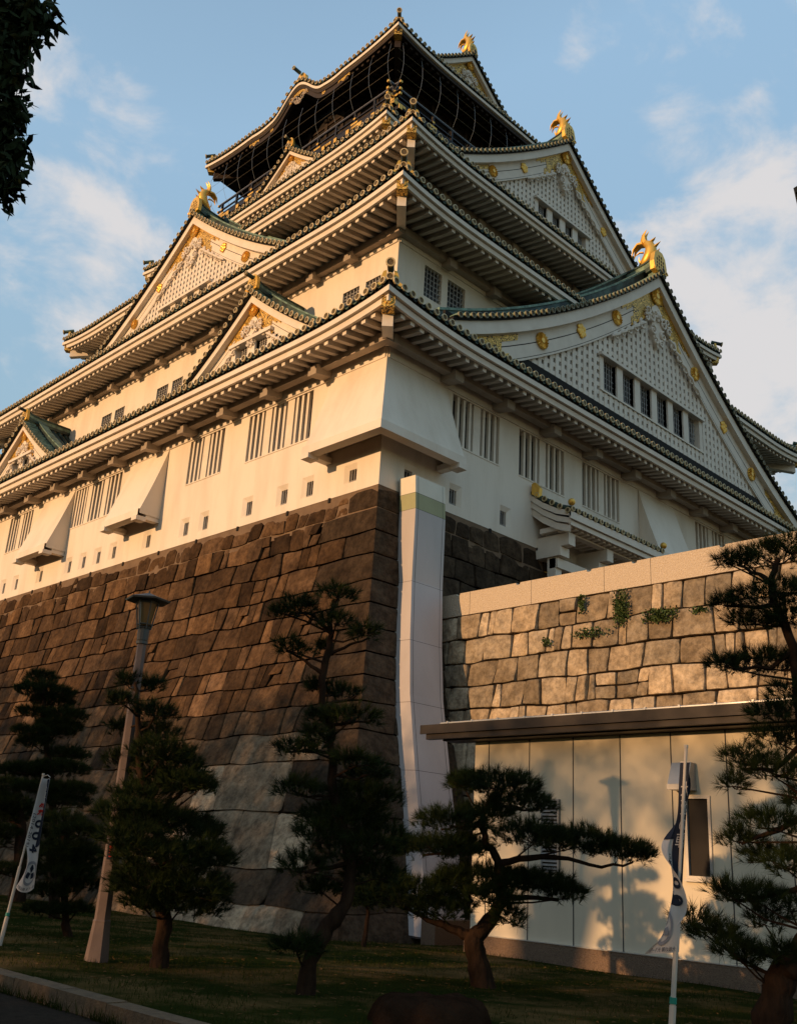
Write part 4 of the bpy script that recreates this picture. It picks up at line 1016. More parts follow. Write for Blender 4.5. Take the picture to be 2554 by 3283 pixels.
lamp_post(-17.163, -22.0, -.06, 'nearer lamp post whose roof edge just enters the picture at the right border', sticker=False)

# ------------------------------------------------------------------ nobori banners
def text_mesh(body, size, cx, cy, fn, name, m, parent, rot=0.0, off_=.004, bold=0.0):
    """flat letters laid on the cloth: fn(u, v, h) maps cloth coordinates in metres to space"""
    c = bpy.data.curves.new(name, 'FONT'); c.body = body; c.size = size; c.align_x = 'CENTER'; c.align_y = 'CENTER'; c.offset = bold; c.resolution_u = 3
    o = bpy.data.objects.new('tmp', c); COL.objects.link(o)
    dg = bpy.context.evaluated_depsgraph_get(); me = bpy.data.meshes.new_from_object(o.evaluated_get(dg))
    bpy.data.objects.remove(o); b = MB()
    ca, sa = math.cos(rot), math.sin(rot)
    vs = [fn(cx+v.co.x*ca-v.co.y*sa, cy+v.co.x*sa+v.co.y*ca, off_) for v in me.vertices]
    b.add(vs, [tuple(p.vertices) for p in me.polygons], 0); bpy.data.meshes.remove(me)
    return b.build(name, m, parent)
def cloth_strip(mb, fn, u0, u1, v0, v1, h, m, nu=6, nv=24):
    mb.grid([[fn(u0+(u1-u0)*i/nu, v0+(v1-v0)*j/nv, h) for i in range(nu+1)] for j in range(nv+1)], m)
def banner(base_, top, clothfn, Wd, Ht, label, flip):
    r = empty('nobori_banner', base_, label, 'banner', None)
    m = MB(); b0, t0 = Vector(base_), Vector(top)
    m.tube([tuple(b0), tuple(b0+(t0-b0)*.45)], .024, 8, 0); m.tube([tuple(b0+(t0-b0)*.44), tuple(t0)], .016, 8, 0); m.tube([tuple(t0), tuple(t0+Vector((0, 0, .03)))], .022, 8, 0)
    m.tube([tuple(b0+(t0-b0)*.0), tuple(b0+(t0-b0)*.16)], .032, 8, 0)
    m.tube([tuple(b0+(t0-b0)*.165), tuple(b0+(t0-b0)*.185)], .033, 8, 1)
    arm = Vector(clothfn(Wd, Ht, 0)); m.tube([tuple(t0-Vector((0, 0, .02))), tuple((t0*.4+arm*.6)+Vector((0, 0, .035))), tuple(arm+Vector((0, 0, .02)))], .006, 5, 0)
    m.build('pole', ['pole', 'teal'], r)
    m = MB(); cloth_strip(m, clothfn, 0, Wd, 0, Ht, 0, 0, 14, 60)
    c = m.build('cloth', 'cloth', r, smooth=70)
    return r, c
# left banner: hangs nearly straight, seen from behind at a slant
bl0 = (-14.5, -8.07, .08); bt0 = (-14.32, -8.16, 2.55)
def polept(b, t, z): k = (z-b[2])/(t[2]-b[2]); return Vector(b)+(Vector(t)-Vector(b))*k
dirL = Vector((.55, -.83, 0)).normalized(); nrmL = Vector((-.83, -.55, 0)).normalized()
def fnL(u, v, h):
    z = .90+v; p = polept(bl0, bt0, z); k = v/1.6
    spread = (.30-.16*k)/.45                                  # the cloth is gathered towards the top
    droop = -.05*math.sin(math.pi*min(1, u/.45))*(1-k)
    gapx = .0 if v > .62 else .10*math.sin(math.pi*v/.62)*(1-u/.45)
    q = p+dirL*(.02+u*spread+gapx)+nrmL*(.05*math.sin(u*14+2.4*k)*(.6+.7*k)+h)
    return (q.x, q.y, z+droop-.02*(1-k)*math.sin(u*7))
b1, c1 = banner(bl0, bt0, fnL, .45, 1.6, 'white and navy festival banner on a slim white pole at the far left', False)
m = MB(); cloth_strip(m, fnL, .24, .45, .62, 1.59, -.005, 0, 8, 40); cloth_strip(m, fnL, .24, .45, .62, 1.59, .006, 0, 8, 40); m.build('printed_band', 'navy', c1, smooth=70)
text_mesh('(2014-2015)', .10, .07, .84, fnL, 'printed_text', 'navy', c1, R(-90), .009)
for ch, vv in (('0', .95), ('0', .78), ('4', .60)): text_mesh(ch, .24, .20, vv, fnL, 'printed_text', 'navy', c1, R(-90), .010, .006)
text_mesh('祭', .20, .20, 1.14, fnL, 'printed_text', 'red', c1, 0, .010, .004)
for ch, vv in (('大', 1.50), ('坂', 1.36), ('の', 1.24)): text_mesh(ch, .15, .36, vv, fnL, 'printed_text', 'cloth', c1, 0, .012)
def emblem(fn, cu, cv, r, parent, m1, m2):
    m = MB(); n = 28
    A = [[fn(cu+r*q*math.cos(2*math.pi*j/n), cv+r*q*math.sin(2*math.pi*j/n), .010) for j in range(n+1)] for q in (1, .78)]; m.grid(A, 0)
    for i in range(3):
        a = math.pi/2+i*2*math.pi/3
        pts = [(.02, 0), (.38, .30), (.66, .12), (.72, 0), (.66, -.12), (.38, -.30)]
        m.add([fn(cu+r*(x*math.cos(a)-y*math.sin(a)), cv+r*(x*math.sin(a)+y*math.cos(a)), .0105) for x, y in pts], [tuple(range(6))], 1)
    m.build('printed_emblem', [m1, m2], parent)
emblem(fnL, .22, .26, .17, c1, 'grey', 'navy')
text_mesh('大坂の陣 天下一祭', .05, .23, .035, fnL, 'printed_text', 'navy', c1, 0, .01)
# right banner: wrapped and twisted round its pole by the wind
br0 = (-12.88, -18.22, .06); bt1 = (-12.76, -18.43, 2.80)
dirR = Vector((-.45, .89, 0)).normalized(); nrmR = Vector((-.86, -.5, 0)).normalized()
def fnR(u, v, h):
    z = .95+v; p = polept(br0, bt1, z); k = v/1.72; x = u/.45
    wdt = .22*(1-k)**1.8+.115+.05*math.sin(9*k)**2; tw = 2.6*math.sin(5.2*k+.2)
    a = tw*x*.9
    q = p+dirR*(x*wdt*math.cos(a*.75)-.03*k*math.sin(3*math.pi*x))+nrmR*(.05*math.sin(a)+.03*math.sin(5*x+7*k)+h)-dirR*.03
    return (q.x, q.y, z+.05*x*(k-.3)-.03*x)
b2, c2 = banner(br0, bt1, fnR, .45, 1.72, 'white and navy festival banner twisted round its pole in front of the hut window', True)
m = MB(); cloth_strip(m, fnR, .0, .20, .42, 1.71, -.006, 0, 8, 50); cloth_strip(m, fnR, .0, .20, .42, 1.71, .006, 0, 8, 50); cloth_strip(m, fnR, .20, .45, 1.0, 1.71, .006, 0, 8, 30); cloth_strip(m, fnR, .20, .45, 1.0, 1.71, -.006, 0, 8, 30); m.build('printed_band', 'navy', c2, smooth=70)
for ch, vv in (('4', .78), ('0', .62), ('0', .47)): text_mesh(ch, .20, .34, vv, fnR, 'printed_text', 'navy', c2, R(90), .010, .006)
text_mesh('(2014-2015)', .07, .24, .70, fnR, 'printed_text', 'navy', c2, R(90), .010)
for ch, vv in (('大', 1.45), ('坂', 1.28), ('の', 1.12), ('陣', .98)): text_mesh(ch, .15, .10, vv, fnR, 'printed_text', 'cloth', c2, 0, .012)
emblem(fnR, .25, .22, .15, c2, 'grey', 'grey')
text_mesh('大坂の陣 天下一祭', .045, .23, .03, fnR, 'printed_text', 'navy', c2, 0, .01)

# ------------------------------------------------------------------ stump at the lower edge
m = MB(); rs = random.Random(2); cxs, cys = -13.55, -15.95
nn = 26; rows = []
for h, q in ((-.25, 1.05), (.0, 1.0), (.18, .93), (.30, .84), (.36, .70), (.38, .4), (.385, .01)):
    rows.append([(cxs+q*.62*math.cos(2*math.pi*j/nn)*(1+.10*math.sin(3*2*math.pi*j/nn+1)+.06*math.sin(7*2*math.pi*j/nn)), cys+q*.60*math.sin(2*math.pi*j/nn)*(1+.10*math.sin(3*2*math.pi*j/nn+1)+.06*math.sin(7*2*math.pi*j/nn)), .08+h*.62+.03*math.sin(j*1.7)*q) for j in range(nn)]+[None])
for r_ in rows: r_[-1] = r_[0]
m.grid(rows); tag(m.build('tree_stump', 'rock', smooth=60), 'low red brown weathered stump on the grass at the bottom edge of the picture', 'stump')
# ------------------------------------------------------------------ pines
TREES={
"TC":{"base":[-13.37,-13.73,0.07],"trunk":[[-13.37,-13.73,0.04,0.104],[-13.35,-13.75,0.43,0.091],[-13.2,-13.88,0.81,0.104],[-13.06,-14.0,1.08,0.079],[-13.03,-14.02,1.52,0.061],[-13.13,-13.94,1.9,0.055],[-13.26,-13.83,2.4,0.055],[-13.3,-13.79,2.89,0.049],[-13.34,-13.75,3.25,0.049],[-13.44,-13.68,3.54,0.043],[-13.44,-13.67,3.87,0.049],[-13.4,-13.71,4.18,0.043],[-13.4,-13.71,4.4,0.037],[-13.4,-13.71,4.81,0.024]],"pads":[[-13.48,-13.89,4.85,0.23,0.11],[-13.91,-13.64,4.63,0.24,0.1],[-13.93,-13.34,4.59,0.13,0.07],[-13.51,-13.93,4.48,0.21,0.11],[-13.28,-14.21,4.34,0.19,0.09],[-13.81,-13.45,4.11,0.22,0.09],[-13.28,-13.42,4.23,0.06,0.04],[-13.37,-13.45,3.71,0.11,0.07],[-13.11,-13.71,3.63,0.22,0.07],[-13.26,-14.08,3.27,0.37,0.09],[-13.43,-13.65,3.27,0.17,0.07],[-13.53,-13.8,3.01,0.17,0.09],[-13.78,-13.69,2.83,0.27,0.07],[-13.24,-14.21,2.72,0.3,0.11],[-13.71,-13.7,2.36,0.27,0.13],[-12.73,-13.89,2.6,0.3,0.09],[-12.82,-13.9,2.35,0.49,0.15],[-12.93,-13.83,2.16,0.43,0.15],[-13.04,-13.74,2.04,0.52,0.17],[-13.51,-13.9,1.82,0.3,0.15],[-13.57,-13.74,1.48,0.27,0.17],[-12.92,-14.0,1.69,0.52,0.24],[-12.68,-14.12,1.87,0.33,0.21],[-13.12,-13.62,1.22,0.27,0.11],[-12.65,-14.0,1.42,0.37,0.15],[-13.67,-13.86,0.6,0.29,0.1]],"br":[[[-13.4,-13.7,4.36,0.03],[-13.58,-13.55,4.6,0.024],[-13.81,-13.35,4.61,0.012]],[[-13.44,-13.67,3.81,0.03],[-13.63,-13.51,4.0,0.018],[-13.82,-13.34,4.09,0.012]],[[-13.38,-13.73,4.09,0.024],[-13.2,-13.88,4.23,0.018],[-13.02,-14.03,4.34,0.012]],[[-13.37,-13.74,3.45,0.024],[-13.23,-13.85,3.52,0.018],[-13.1,-13.97,3.58,0.012]],[[-13.33,-13.77,3.19,0.024],[-13.17,-13.9,3.22,0.018],[-12.9,-14.14,3.28,0.012]],[[-13.3,-13.79,2.84,0.024],[-13.46,-13.65,2.85,0.018],[-13.73,-13.42,2.81,0.012]],[[-13.27,-13.82,2.58,0.024],[-13.04,-14.01,2.54,0.018],[-12.87,-14.17,2.62,0.012]],[[-13.25,-13.83,2.33,0.03],[-13.43,-13.68,2.29,0.018],[-13.61,-13.53,2.3,0.012]],[[-13.04,-14.02,1.54,0.037],[-13.25,-13.84,1.47,0.024],[-13.46,-13.66,1.4,0.018]],[[-13.04,-14.02,1.49,0.037],[-12.86,-14.17,1.61,0.024],[-12.7,-14.31,1.79,0.018]],[[-13.2,-13.88,0.76,0.037],[-13.36,-13.74,0.62,0.024],[-13.61,-13.52,0.55,0.012]]]},
"TD":{"base":[-10.01,-13.64,-0.0],"trunk":[[-10.0,-13.65,-0.04,0.167],[-10.08,-13.55,0.36,0.145],[-10.12,-13.51,0.63,0.131],[-10.0,-13.65,0.77,0.109],[-9.88,-13.79,1.13,0.08],[-9.87,-13.8,1.39,0.065],[-9.91,-13.76,1.68,0.058],[-10.02,-13.62,1.93,0.051],[-10.08,-13.56,2.2,0.044],[-9.97,-13.69,2.63,0.029]],"pads":[[-9.87,-13.69,2.76,0.58,0.19],[-10.15,-13.28,2.74,0.25,0.15],[-9.69,-14.01,2.5,0.44,0.16],[-10.51,-13.39,2.17,0.47,0.19],[-10.04,-13.63,2.33,0.36,0.13],[-9.81,-14.33,2.03,0.51,0.23],[-8.93,-14.46,2.01,0.58,0.2],[-8.59,-14.93,1.91,0.4,0.17],[-8.56,-15.31,1.89,0.16,0.13],[-10.57,-13.18,1.8,0.58,0.16],[-10.58,-12.51,1.81,0.25,0.13],[-10.14,-13.4,1.86,0.29,0.13],[-9.81,-13.46,1.4,0.65,0.22],[-9.38,-14.01,1.41,0.54,0.16],[-9.29,-14.49,1.28,0.29,0.15],[-10.39,-13.27,1.38,0.22,0.13],[-10.71,-12.69,1.15,0.69,0.26],[-10.48,-13.15,0.98,0.44,0.16],[-9.97,-14.05,0.93,0.2,0.16],[-10.07,-13.78,1.16,0.4,0.16]],"br":[[[-10.13,-13.49,0.64,0.087],[-10.33,-13.26,0.73,0.058],[-10.54,-13.0,0.85,0.036],[-10.77,-12.73,0.97,0.022]],[[-9.87,-13.8,1.18,0.051],[-9.65,-14.07,1.22,0.036],[-9.35,-14.43,1.2,0.022]],[[-9.9,-13.77,1.65,0.051],[-9.61,-14.11,1.76,0.044],[-9.27,-14.53,1.77,0.029],[-8.97,-14.89,1.66,0.022],[-8.67,-15.24,1.77,0.015]],[[-10.02,-13.62,1.93,0.036],[-10.26,-13.33,1.78,0.029],[-10.61,-12.91,1.69,0.015]],[[-10.08,-13.56,2.2,0.036],[-10.27,-13.32,2.11,0.022],[-10.45,-13.11,2.07,0.015]],[[-9.99,-13.66,2.56,0.029],[-9.79,-13.9,2.41,0.022],[-9.62,-14.11,2.41,0.015]]]},
"TR":{"base":[-9.55,-17.65,-0.01],"trunk":[[-9.58,-17.57,-0.22,0.192],[-9.54,-17.67,0.33,0.18],[-9.49,-17.76,0.62,0.167],[-9.39,-17.96,0.86,0.141],[-9.33,-18.1,1.28,0.115],[-9.31,-18.15,1.8,0.103],[-9.33,-18.1,2.39,0.09],[-9.31,-18.13,3.18,0.077],[-9.33,-18.1,3.88,0.064],[-9.33,-18.09,4.48,0.058],[-9.41,-17.93,5.04,0.051],[-9.42,-17.91,5.36,0.045],[-9.37,-18.01,5.68,0.032]],"pads":[[-9.17,-17.82,5.79,0.45,0.21],[-10.0,-17.59,5.55,0.14,0.06],[-9.91,-17.78,5.56,0.18,0.08],[-9.2,-18.13,5.83,0.35,0.22],[-9.57,-18.02,5.08,0.67,0.17],[-9.66,-17.35,5.09,0.16,0.08],[-9.57,-17.65,4.82,0.32,0.08],[-9.47,-18.12,4.82,0.38,0.12],[-9.11,-17.59,4.35,0.61,0.15],[-9.93,-17.44,4.22,0.22,0.08],[-9.42,-18.08,3.89,0.32,0.1],[-9.65,-18.01,3.6,0.45,0.1],[-9.33,-17.84,3.33,0.38,0.17],[-9.77,-17.61,3.03,0.35,0.18],[-9.59,-17.84,2.9,0.45,0.15],[-9.51,-17.24,2.77,0.17,0.09],[-9.64,-17.79,2.29,0.45,0.17],[-9.63,-17.35,2.09,0.26,0.1],[-9.22,-17.54,1.92,0.38,0.14],[-9.74,-18.01,1.81,0.26,0.17],[-10.05,-17.44,1.46,0.32,0.13],[-9.8,-17.64,1.43,0.35,0.14],[-9.37,-17.5,1.17,0.26,0.13],[-9.35,-17.83,1.35,0.26,0.17],[-10.12,-16.95,1.12,0.22,0.14],[-9.95,-17.12,1.01,0.31,0.14],[-9.97,-17.39,0.85,0.27,0.14],[-9.69,-17.42,0.75,0.18,0.14],[-9.87,-17.86,0.84,0.27,0.14],[-9.17,-18.05,2.63,0.32,0.19],[-8.91,-18.21,4.42,0.38,0.19],[-8.81,-18.31,5.38,0.38,0.19]],"br":[[[-9.41,-17.93,5.3,0.038],[-9.48,-17.79,5.47,0.026],[-9.6,-17.53,5.61,0.019]],[[-9.4,-17.95,5.04,0.038],[-9.54,-17.66,5.02,0.026],[-9.68,-17.37,5.05,0.019]],[[-9.34,-18.09,4.42,0.038],[-9.46,-17.82,4.21,0.026],[-9.66,-17.41,4.21,0.019]],[[-9.32,-18.11,3.24,0.038],[-9.47,-17.8,2.94,0.026],[-9.62,-17.5,2.93,0.019]],[[-9.33,-18.1,2.39,0.045],[-9.47,-17.8,2.22,0.032],[-9.66,-17.4,2.03,0.019]],[[-9.32,-18.12,1.64,0.045],[-9.45,-17.86,1.52,0.032],[-9.63,-17.47,1.42,0.026],[-9.75,-17.22,1.37,0.013]],[[-9.45,-17.85,0.75,0.071],[-9.58,-17.58,0.83,0.051],[-9.73,-17.25,0.95,0.038],[-9.92,-16.86,1.05,0.019]]]},
"TB":{"base":[-13.55,-10.96,0.07],"trunk":[[-13.56,-10.95,0.02,0.121],[-13.57,-10.94,0.31,0.106],[-13.61,-10.92,0.79,0.092],[-13.7,-10.86,1.57,0.071],[-13.88,-10.74,2.12,0.064],[-14.08,-10.61,2.62,0.05],[-14.17,-10.55,3.14,0.043],[-14.23,-10.51,3.54,0.035],[-14.28,-10.48,3.84,0.021]],"pads":[[-14.25,-10.18,3.88,0.16,0.08],[-13.82,-10.16,3.89,0.18,0.09],[-14.68,-10.86,3.49,0.16,0.07],[-14.12,-10.87,3.4,0.28,0.1],[-14.13,-9.95,3.23,0.14,0.07],[-13.76,-10.45,3.19,0.27,0.11],[-13.91,-10.84,2.86,0.46,0.2],[-14.08,-10.01,2.77,0.25,0.11],[-13.64,-10.73,2.7,0.48,0.23],[-13.68,-10.45,2.49,0.43,0.2],[-13.64,-11.17,2.46,0.41,0.18],[-13.55,-11.37,2.43,0.18,0.11],[-14.03,-10.72,2.25,0.43,0.16],[-14.36,-10.91,2.0,0.44,0.18],[-13.88,-10.9,1.96,0.53,0.2],[-13.16,-10.59,1.89,0.48,0.2],[-13.32,-11.33,1.76,0.24,0.13],[-14.32,-11.11,1.68,0.48,0.2],[-14.02,-11.25,1.47,0.62,0.23],[-13.53,-11.41,1.5,0.53,0.23],[-12.88,-11.01,1.51,0.26,0.16],[-14.05,-10.81,1.17,0.34,0.23],[-13.83,-11.05,1.09,0.6,0.23],[-13.54,-11.5,1.12,0.48,0.23],[-12.72,-10.85,1.0,0.23,0.16],[-13.47,-11.11,0.85,0.62,0.13],[-14.01,-11.04,0.88,0.3,0.14]],"br":[[[-13.65,-10.89,1.15,0.043],[-13.39,-11.06,1.28,0.028],[-13.08,-11.27,1.43,0.021]],[[-13.68,-10.87,1.45,0.043],[-13.95,-10.69,1.49,0.028],[-14.17,-10.55,1.6,0.014]],[[-13.85,-10.76,2.06,0.035],[-13.55,-10.95,2.34,0.028],[-13.34,-11.09,2.42,0.014]]]},
"TE":{"base":[-12.3,-6.01,0.02],"trunk":[[-12.29,-6.02,-0.01,0.075],[-12.38,-5.97,0.29,0.066],[-12.53,-5.89,1.15,0.056],[-12.6,-5.85,1.7,0.047],[-12.64,-5.83,1.99,0.028]],"pads":[[-12.85,-6.07,0.44,0.33,0.08],[-12.38,-6.32,0.49,0.26,0.08],[-12.75,-6.03,0.75,0.4,0.12],[-12.13,-5.97,0.87,0.4,0.12],[-12.63,-6.11,1.07,0.55,0.14],[-12.88,-6.07,1.33,0.45,0.14],[-12.25,-6.05,1.3,0.49,0.16],[-12.6,-6.05,1.47,0.49,0.14],[-12.62,-5.44,1.68,0.28,0.1],[-12.51,-6.2,1.76,0.43,0.16],[-12.63,-5.81,1.95,0.4,0.14]],"br":[[[-12.41,-5.95,0.41,0.038],[-12.61,-5.85,0.4,0.028],[-12.89,-5.69,0.41,0.019]],[[-12.41,-5.95,0.41,0.038],[-12.26,-6.03,0.44,0.028],[-12.09,-6.13,0.48,0.019]]]},
"TF":{"base":[-9.5,-0.09,-0.15],"trunk":[[-9.49,-0.1,-0.2,0.113],[-9.68,0.0,0.98,0.1],[-9.95,0.15,2.58,0.088],[-10.15,0.25,3.45,0.075],[-10.37,0.36,4.22,0.063],[-10.45,0.41,4.91,0.05],[-10.59,0.48,5.48,0.038]],"pads":[[-10.5,0.65,5.44,0.35,0.15],[-10.5,0.36,5.07,0.65,0.21],[-10.13,0.63,4.89,0.48,0.18],[-10.62,0.48,4.54,0.38,0.14],[-10.0,-0.03,4.53,0.44,0.15],[-10.07,0.14,4.27,0.48,0.18],[-10.72,0.18,4.05,0.43,0.15],[-10.11,0.17,4.12,0.41,0.15],[-10.58,0.28,3.81,0.38,0.14],[-9.66,0.3,3.63,0.5,0.15],[-10.55,0.72,3.15,0.63,0.16],[-9.9,0.12,3.27,0.65,0.19],[-9.76,-0.32,2.78,0.56,0.16],[-9.78,-0.14,2.51,0.54,0.19],[-10.36,0.16,2.76,0.5,0.16]],"br":[[[-10.4,0.38,4.57,0.038],[-10.05,0.2,4.49,0.025],[-9.86,0.1,4.53,0.025]],[[-10.17,0.26,3.56,0.038],[-9.82,0.08,3.57,0.025],[-9.63,-0.02,3.61,0.025]],[[-10.07,0.21,3.12,0.05],[-10.43,0.4,3.09,0.038],[-10.81,0.6,3.08,0.025]]]},
"TH":{"base":[-6.62,7.93,-0.27],"trunk":[[-6.63,7.94,-0.32,0.215],[-6.7,7.97,0.74,0.198],[-6.87,8.05,1.98,0.165],[-7.16,8.19,2.96,0.116],[-7.31,8.27,3.52,0.066]],"pads":[[-7.52,8.14,3.17,0.66,0.23],[-7.39,8.1,2.64,0.74,0.28],[-7.0,8.4,2.38,0.66,0.25],[-7.41,8.04,1.74,0.53,0.23],[-7.26,7.89,0.65,0.53,0.26],[-7.11,8.5,2.14,0.58,0.2],[-7.93,8.62,2.75,0.83,0.41],[-7.66,8.82,1.5,0.83,0.41]],"br":[[[-6.82,8.03,1.7,0.099],[-7.25,8.24,2.31,0.066],[-7.65,8.43,2.49,0.05]],[[-6.7,7.97,0.74,0.083],[-7.03,8.13,0.55,0.05],[-7.46,8.34,0.56,0.033]]]},
"TG":{"base":[-6.92,-7.91,0.11],"trunk":[[-6.91,-7.92,0.07,0.051],[-6.87,-7.95,0.46,0.041],[-6.87,-7.95,0.77,0.031]],"pads":[[-6.92,-8.0,0.77,0.41,0.13],[-6.86,-7.57,0.86,0.26,0.1],[-6.6,-8.06,0.91,0.24,0.1]],"br":[]}}

def needles(c, rad, hgt, n, g, L0=.10, L1=.15, K=22, wid=.0066):
    """tufts of needles over a flattened dome: returns triangles"""
    th = g.uniform(0, 2*np.pi, n); q = np.sqrt(g.uniform(0, 1, n))
    x = np.cos(th)*q; y = np.sin(th)*q
    zt_ = np.sqrt(np.maximum(0, 1-q**2)); zz = np.where(g.uniform(0, 1, n) < .72, zt_*g.uniform(.35, 1, n), -zt_*g.uniform(0, .55, n))
    p = np.stack([x*rad, y*rad, zz*hgt], 1)+np.array(c)+g.normal(0, .034, (n, 3))
    ax = np.stack([x*.8, y*.8, .55+.5*zz], 1)+g.normal(0, .25, (n, 3)); ax /= np.linalg.norm(ax, axis=1)[:, None]
    P = np.repeat(p, K, 0); A = np.repeat(ax, K, 0)
    d = A+g.normal(0, .44, (n*K, 3)); d /= np.linalg.norm(d, axis=1)[:, None]
    ln = g.uniform(L0, L1, (n*K, 1)); s = np.cross(d, g.normal(0, 1, (n*K, 3))); s /= np.linalg.norm(s, axis=1)[:, None]
    st = P+A*g.uniform(-.03, .03, (n*K, 1))
    return np.stack([st-s*wid*.5, st+s*wid*.5, st+d*ln], 1).reshape(-1, 3), p
def pine(key, label, seed, name='pine_tree', dens=1.0, fat=1.0, long=1.0):
    dens *= .78
    t = TREES[key]; g = np.random.default_rng(seed)
    b = t['base']; zb = gz(b[0], b[1]); r = empty(name, (b[0], b[1], zb), label, 'pine')
    m = MB(); tk = t['trunk']; tk = [[tk[0][0], tk[0][1], zb-.1, tk[0][3]*1.25]]+tk[1:]
    pts = []; rad = []
    for i in range(len(tk)-1):
        for j in range(4):
            k = j/4; pts.append([tk[i][q]*(1-k)+tk[i+1][q]*k+(g.normal(0, .012) if q < 3 else 0) for q in range(3)]); rad.append((tk[i][3]*(1-k)+tk[i+1][3]*k)*g.uniform(.92, 1.1))
    pts.append(tk[-1][:3]); rad.append(tk[-1][3])
    m.tube(pts, rad, 10, 0); tr = m.build('trunk', 'bark', r, smooth=50)
    m = MB()
    for br in t['br']:
        q = []; ra = []
        for i in range(len(br)-1):
            for j in range(3):
                k = j/3; q.append([br[i][e]*(1-k)+br[i+1][e]*k+g.normal(0, .012) for e in range(3)]); ra.append(br[i][3]*(1-k)+br[i+1][3]*k)
        q.append(br[-1][:3]); ra.append(br[-1][3]); m.tube(q, ra, 6, 0)
    V = []; trk = np.array([p[:3] for p in pts])
    for x, y, z, rx, rz in t['pads']:
        k = max(1, int(round(rx/.16))) ; rx *= fat
        n = int(dens*(44+1150*rx*max(rx*.75, .12)))
        vv, p = needles((x, y, z-rz*.15), rx, rz*1.05, n, g, .09*long, .165*long); V.append(vv)
        # twigs: from the nearest point of the trunk out through the pad
        c = np.array([x, y, z-rz*.4]); dd = trk.copy(); dd[:, 2] += .12; i = np.argmin(np.linalg.norm(trk-c, axis=1)); a = trk[max(i-1, 0)]
        if np.linalg.norm(a-c) < 1.6:
            mid = (a+c)/2+g.normal(0, .03, 3); mid[2] -= .02; m.tube([tuple(a), tuple(mid), tuple(c)], [.016+.008*rx, .013, .009], 5, 0, cap=False)
        for e in range(3+int(rx*8)):
            w_ = p[g.integers(len(p))]; m.tube([tuple(c), tuple((c+w_)/2+np.array([0, 0, -.02])), tuple(w_)], [.007, .005, .002], 4, 0, cap=False)
    if m.v: m.build('branches', 'bark', r, smooth=50)
    tris_mesh('crown', np.concatenate(V), ['needle'], r)
    return r
pine('TC', 'tall slender pine with curved trunk and separate pads before the stone corner', 1)
pine('TD', 'low spreading umbrella pine before the cream hut with one long branch rightwards', 2, dens=1.25, fat=1.12)
pine('TR', 'thick trunked tall pine at the right edge before the tan wall', 3, dens=.85, fat=.92, long=1.15)
pine('TB', 'dense dark pine with full crown on a bare trunk right of the lamp', 4, dens=1.2)
pine('TE', 'small thin stemmed pine with flat tiers between the left banner and the lamp post', 5, dens=1.3)
pine('TF', 'tall airy pine with many small pads rising behind the left banner', 6, dens=1.5, fat=1.1)
pine('TH', 'pine with red brown trunk at the far left edge of the lawn', 7, dens=1.4)
TREES['TG']['base'][2] = 0
pine('TG', 'small young pine half hidden in the shade at the foot of the pale duct', 8, dens=1.3)

# ------------------------------------------------------------------ turf: one sheet of blades
gg = np.random.default_rng(9); n = 70000
x = -15.8+np.abs(gg.uniform(0, 1, n))**1.25*12.5; y = gg.uniform(-20, 12, n)
cl_ = np.sin(x*1.7+np.sin(y*1.1)*2)*np.sin(y*1.3+x*.6)+gg.normal(0, .45, n); keep_ = cl_ > -.25
x, y = x[keep_], y[keep_]; n = len(x)
z = np.array([gzz(a, b) for a, b in zip(x, y)])
h = gg.uniform(.03, .085, n)*(1+.9*(gg.uniform(0, 1, n) > .97)); a = gg.uniform(0, 6.283, n); w_ = .0045
d = np.stack([np.cos(a), np.sin(a), np.zeros(n)], 1)*w_; p = np.stack([x, y, z-.005], 1)
tip = p+np.stack([gg.normal(0, .35, n)*h, gg.normal(0, .35, n)*h, h], 1)
tag(tris_mesh('grass', np.stack([p-d, p+d, tip], 1), ['grass']), kind='stuff')
# fallen needles and leaves lying on the lawn
n = 9000; x = -15.8+gg.uniform(0, 1, n)*11; y = gg.uniform(-19, 8, n); z = np.array([gzz(a, b) for a, b in zip(x, y)])+.012
a = gg.uniform(0, 6.28, n); L_ = gg.uniform(.015, .05, n); d = np.stack([np.cos(a)*L_, np.sin(a)*L_, gg.normal(0, .004, n)], 1); s_ = np.stack([-np.sin(a)*L_*.22, np.cos(a)*L_*.22, gg.normal(0, .006, n)], 1); p = np.stack([x, y, z], 1)
tag(tris_mesh('leaf_litter', np.stack([p-d, p+s_, p+d], 1), ['rock' if False else 'litter']), kind='stuff')
# weeds along the kerb
n = 420; x = -16.14-gg.uniform(0, .05, n); y = np.concatenate([c_+gg.normal(0, .16, n//6) for c_ in (-12.6, -13.1, -13.9, -14.2, -12.0, -15.2)]); h = gg.uniform(.05, .16, n); p = np.stack([x, y, np.full(n, -.03)], 1); a = gg.uniform(0, 6.28, n)
d = np.stack([np.cos(a), np.sin(a), np.zeros(n)], 1)*.005; tip = p+np.stack([gg.normal(-.02, .04, n), gg.normal(0, .05, n), h], 1)
tag(tris_mesh('kerb_weeds', np.stack([p-d, p+d, tip], 1), ['grass']), kind='stuff')

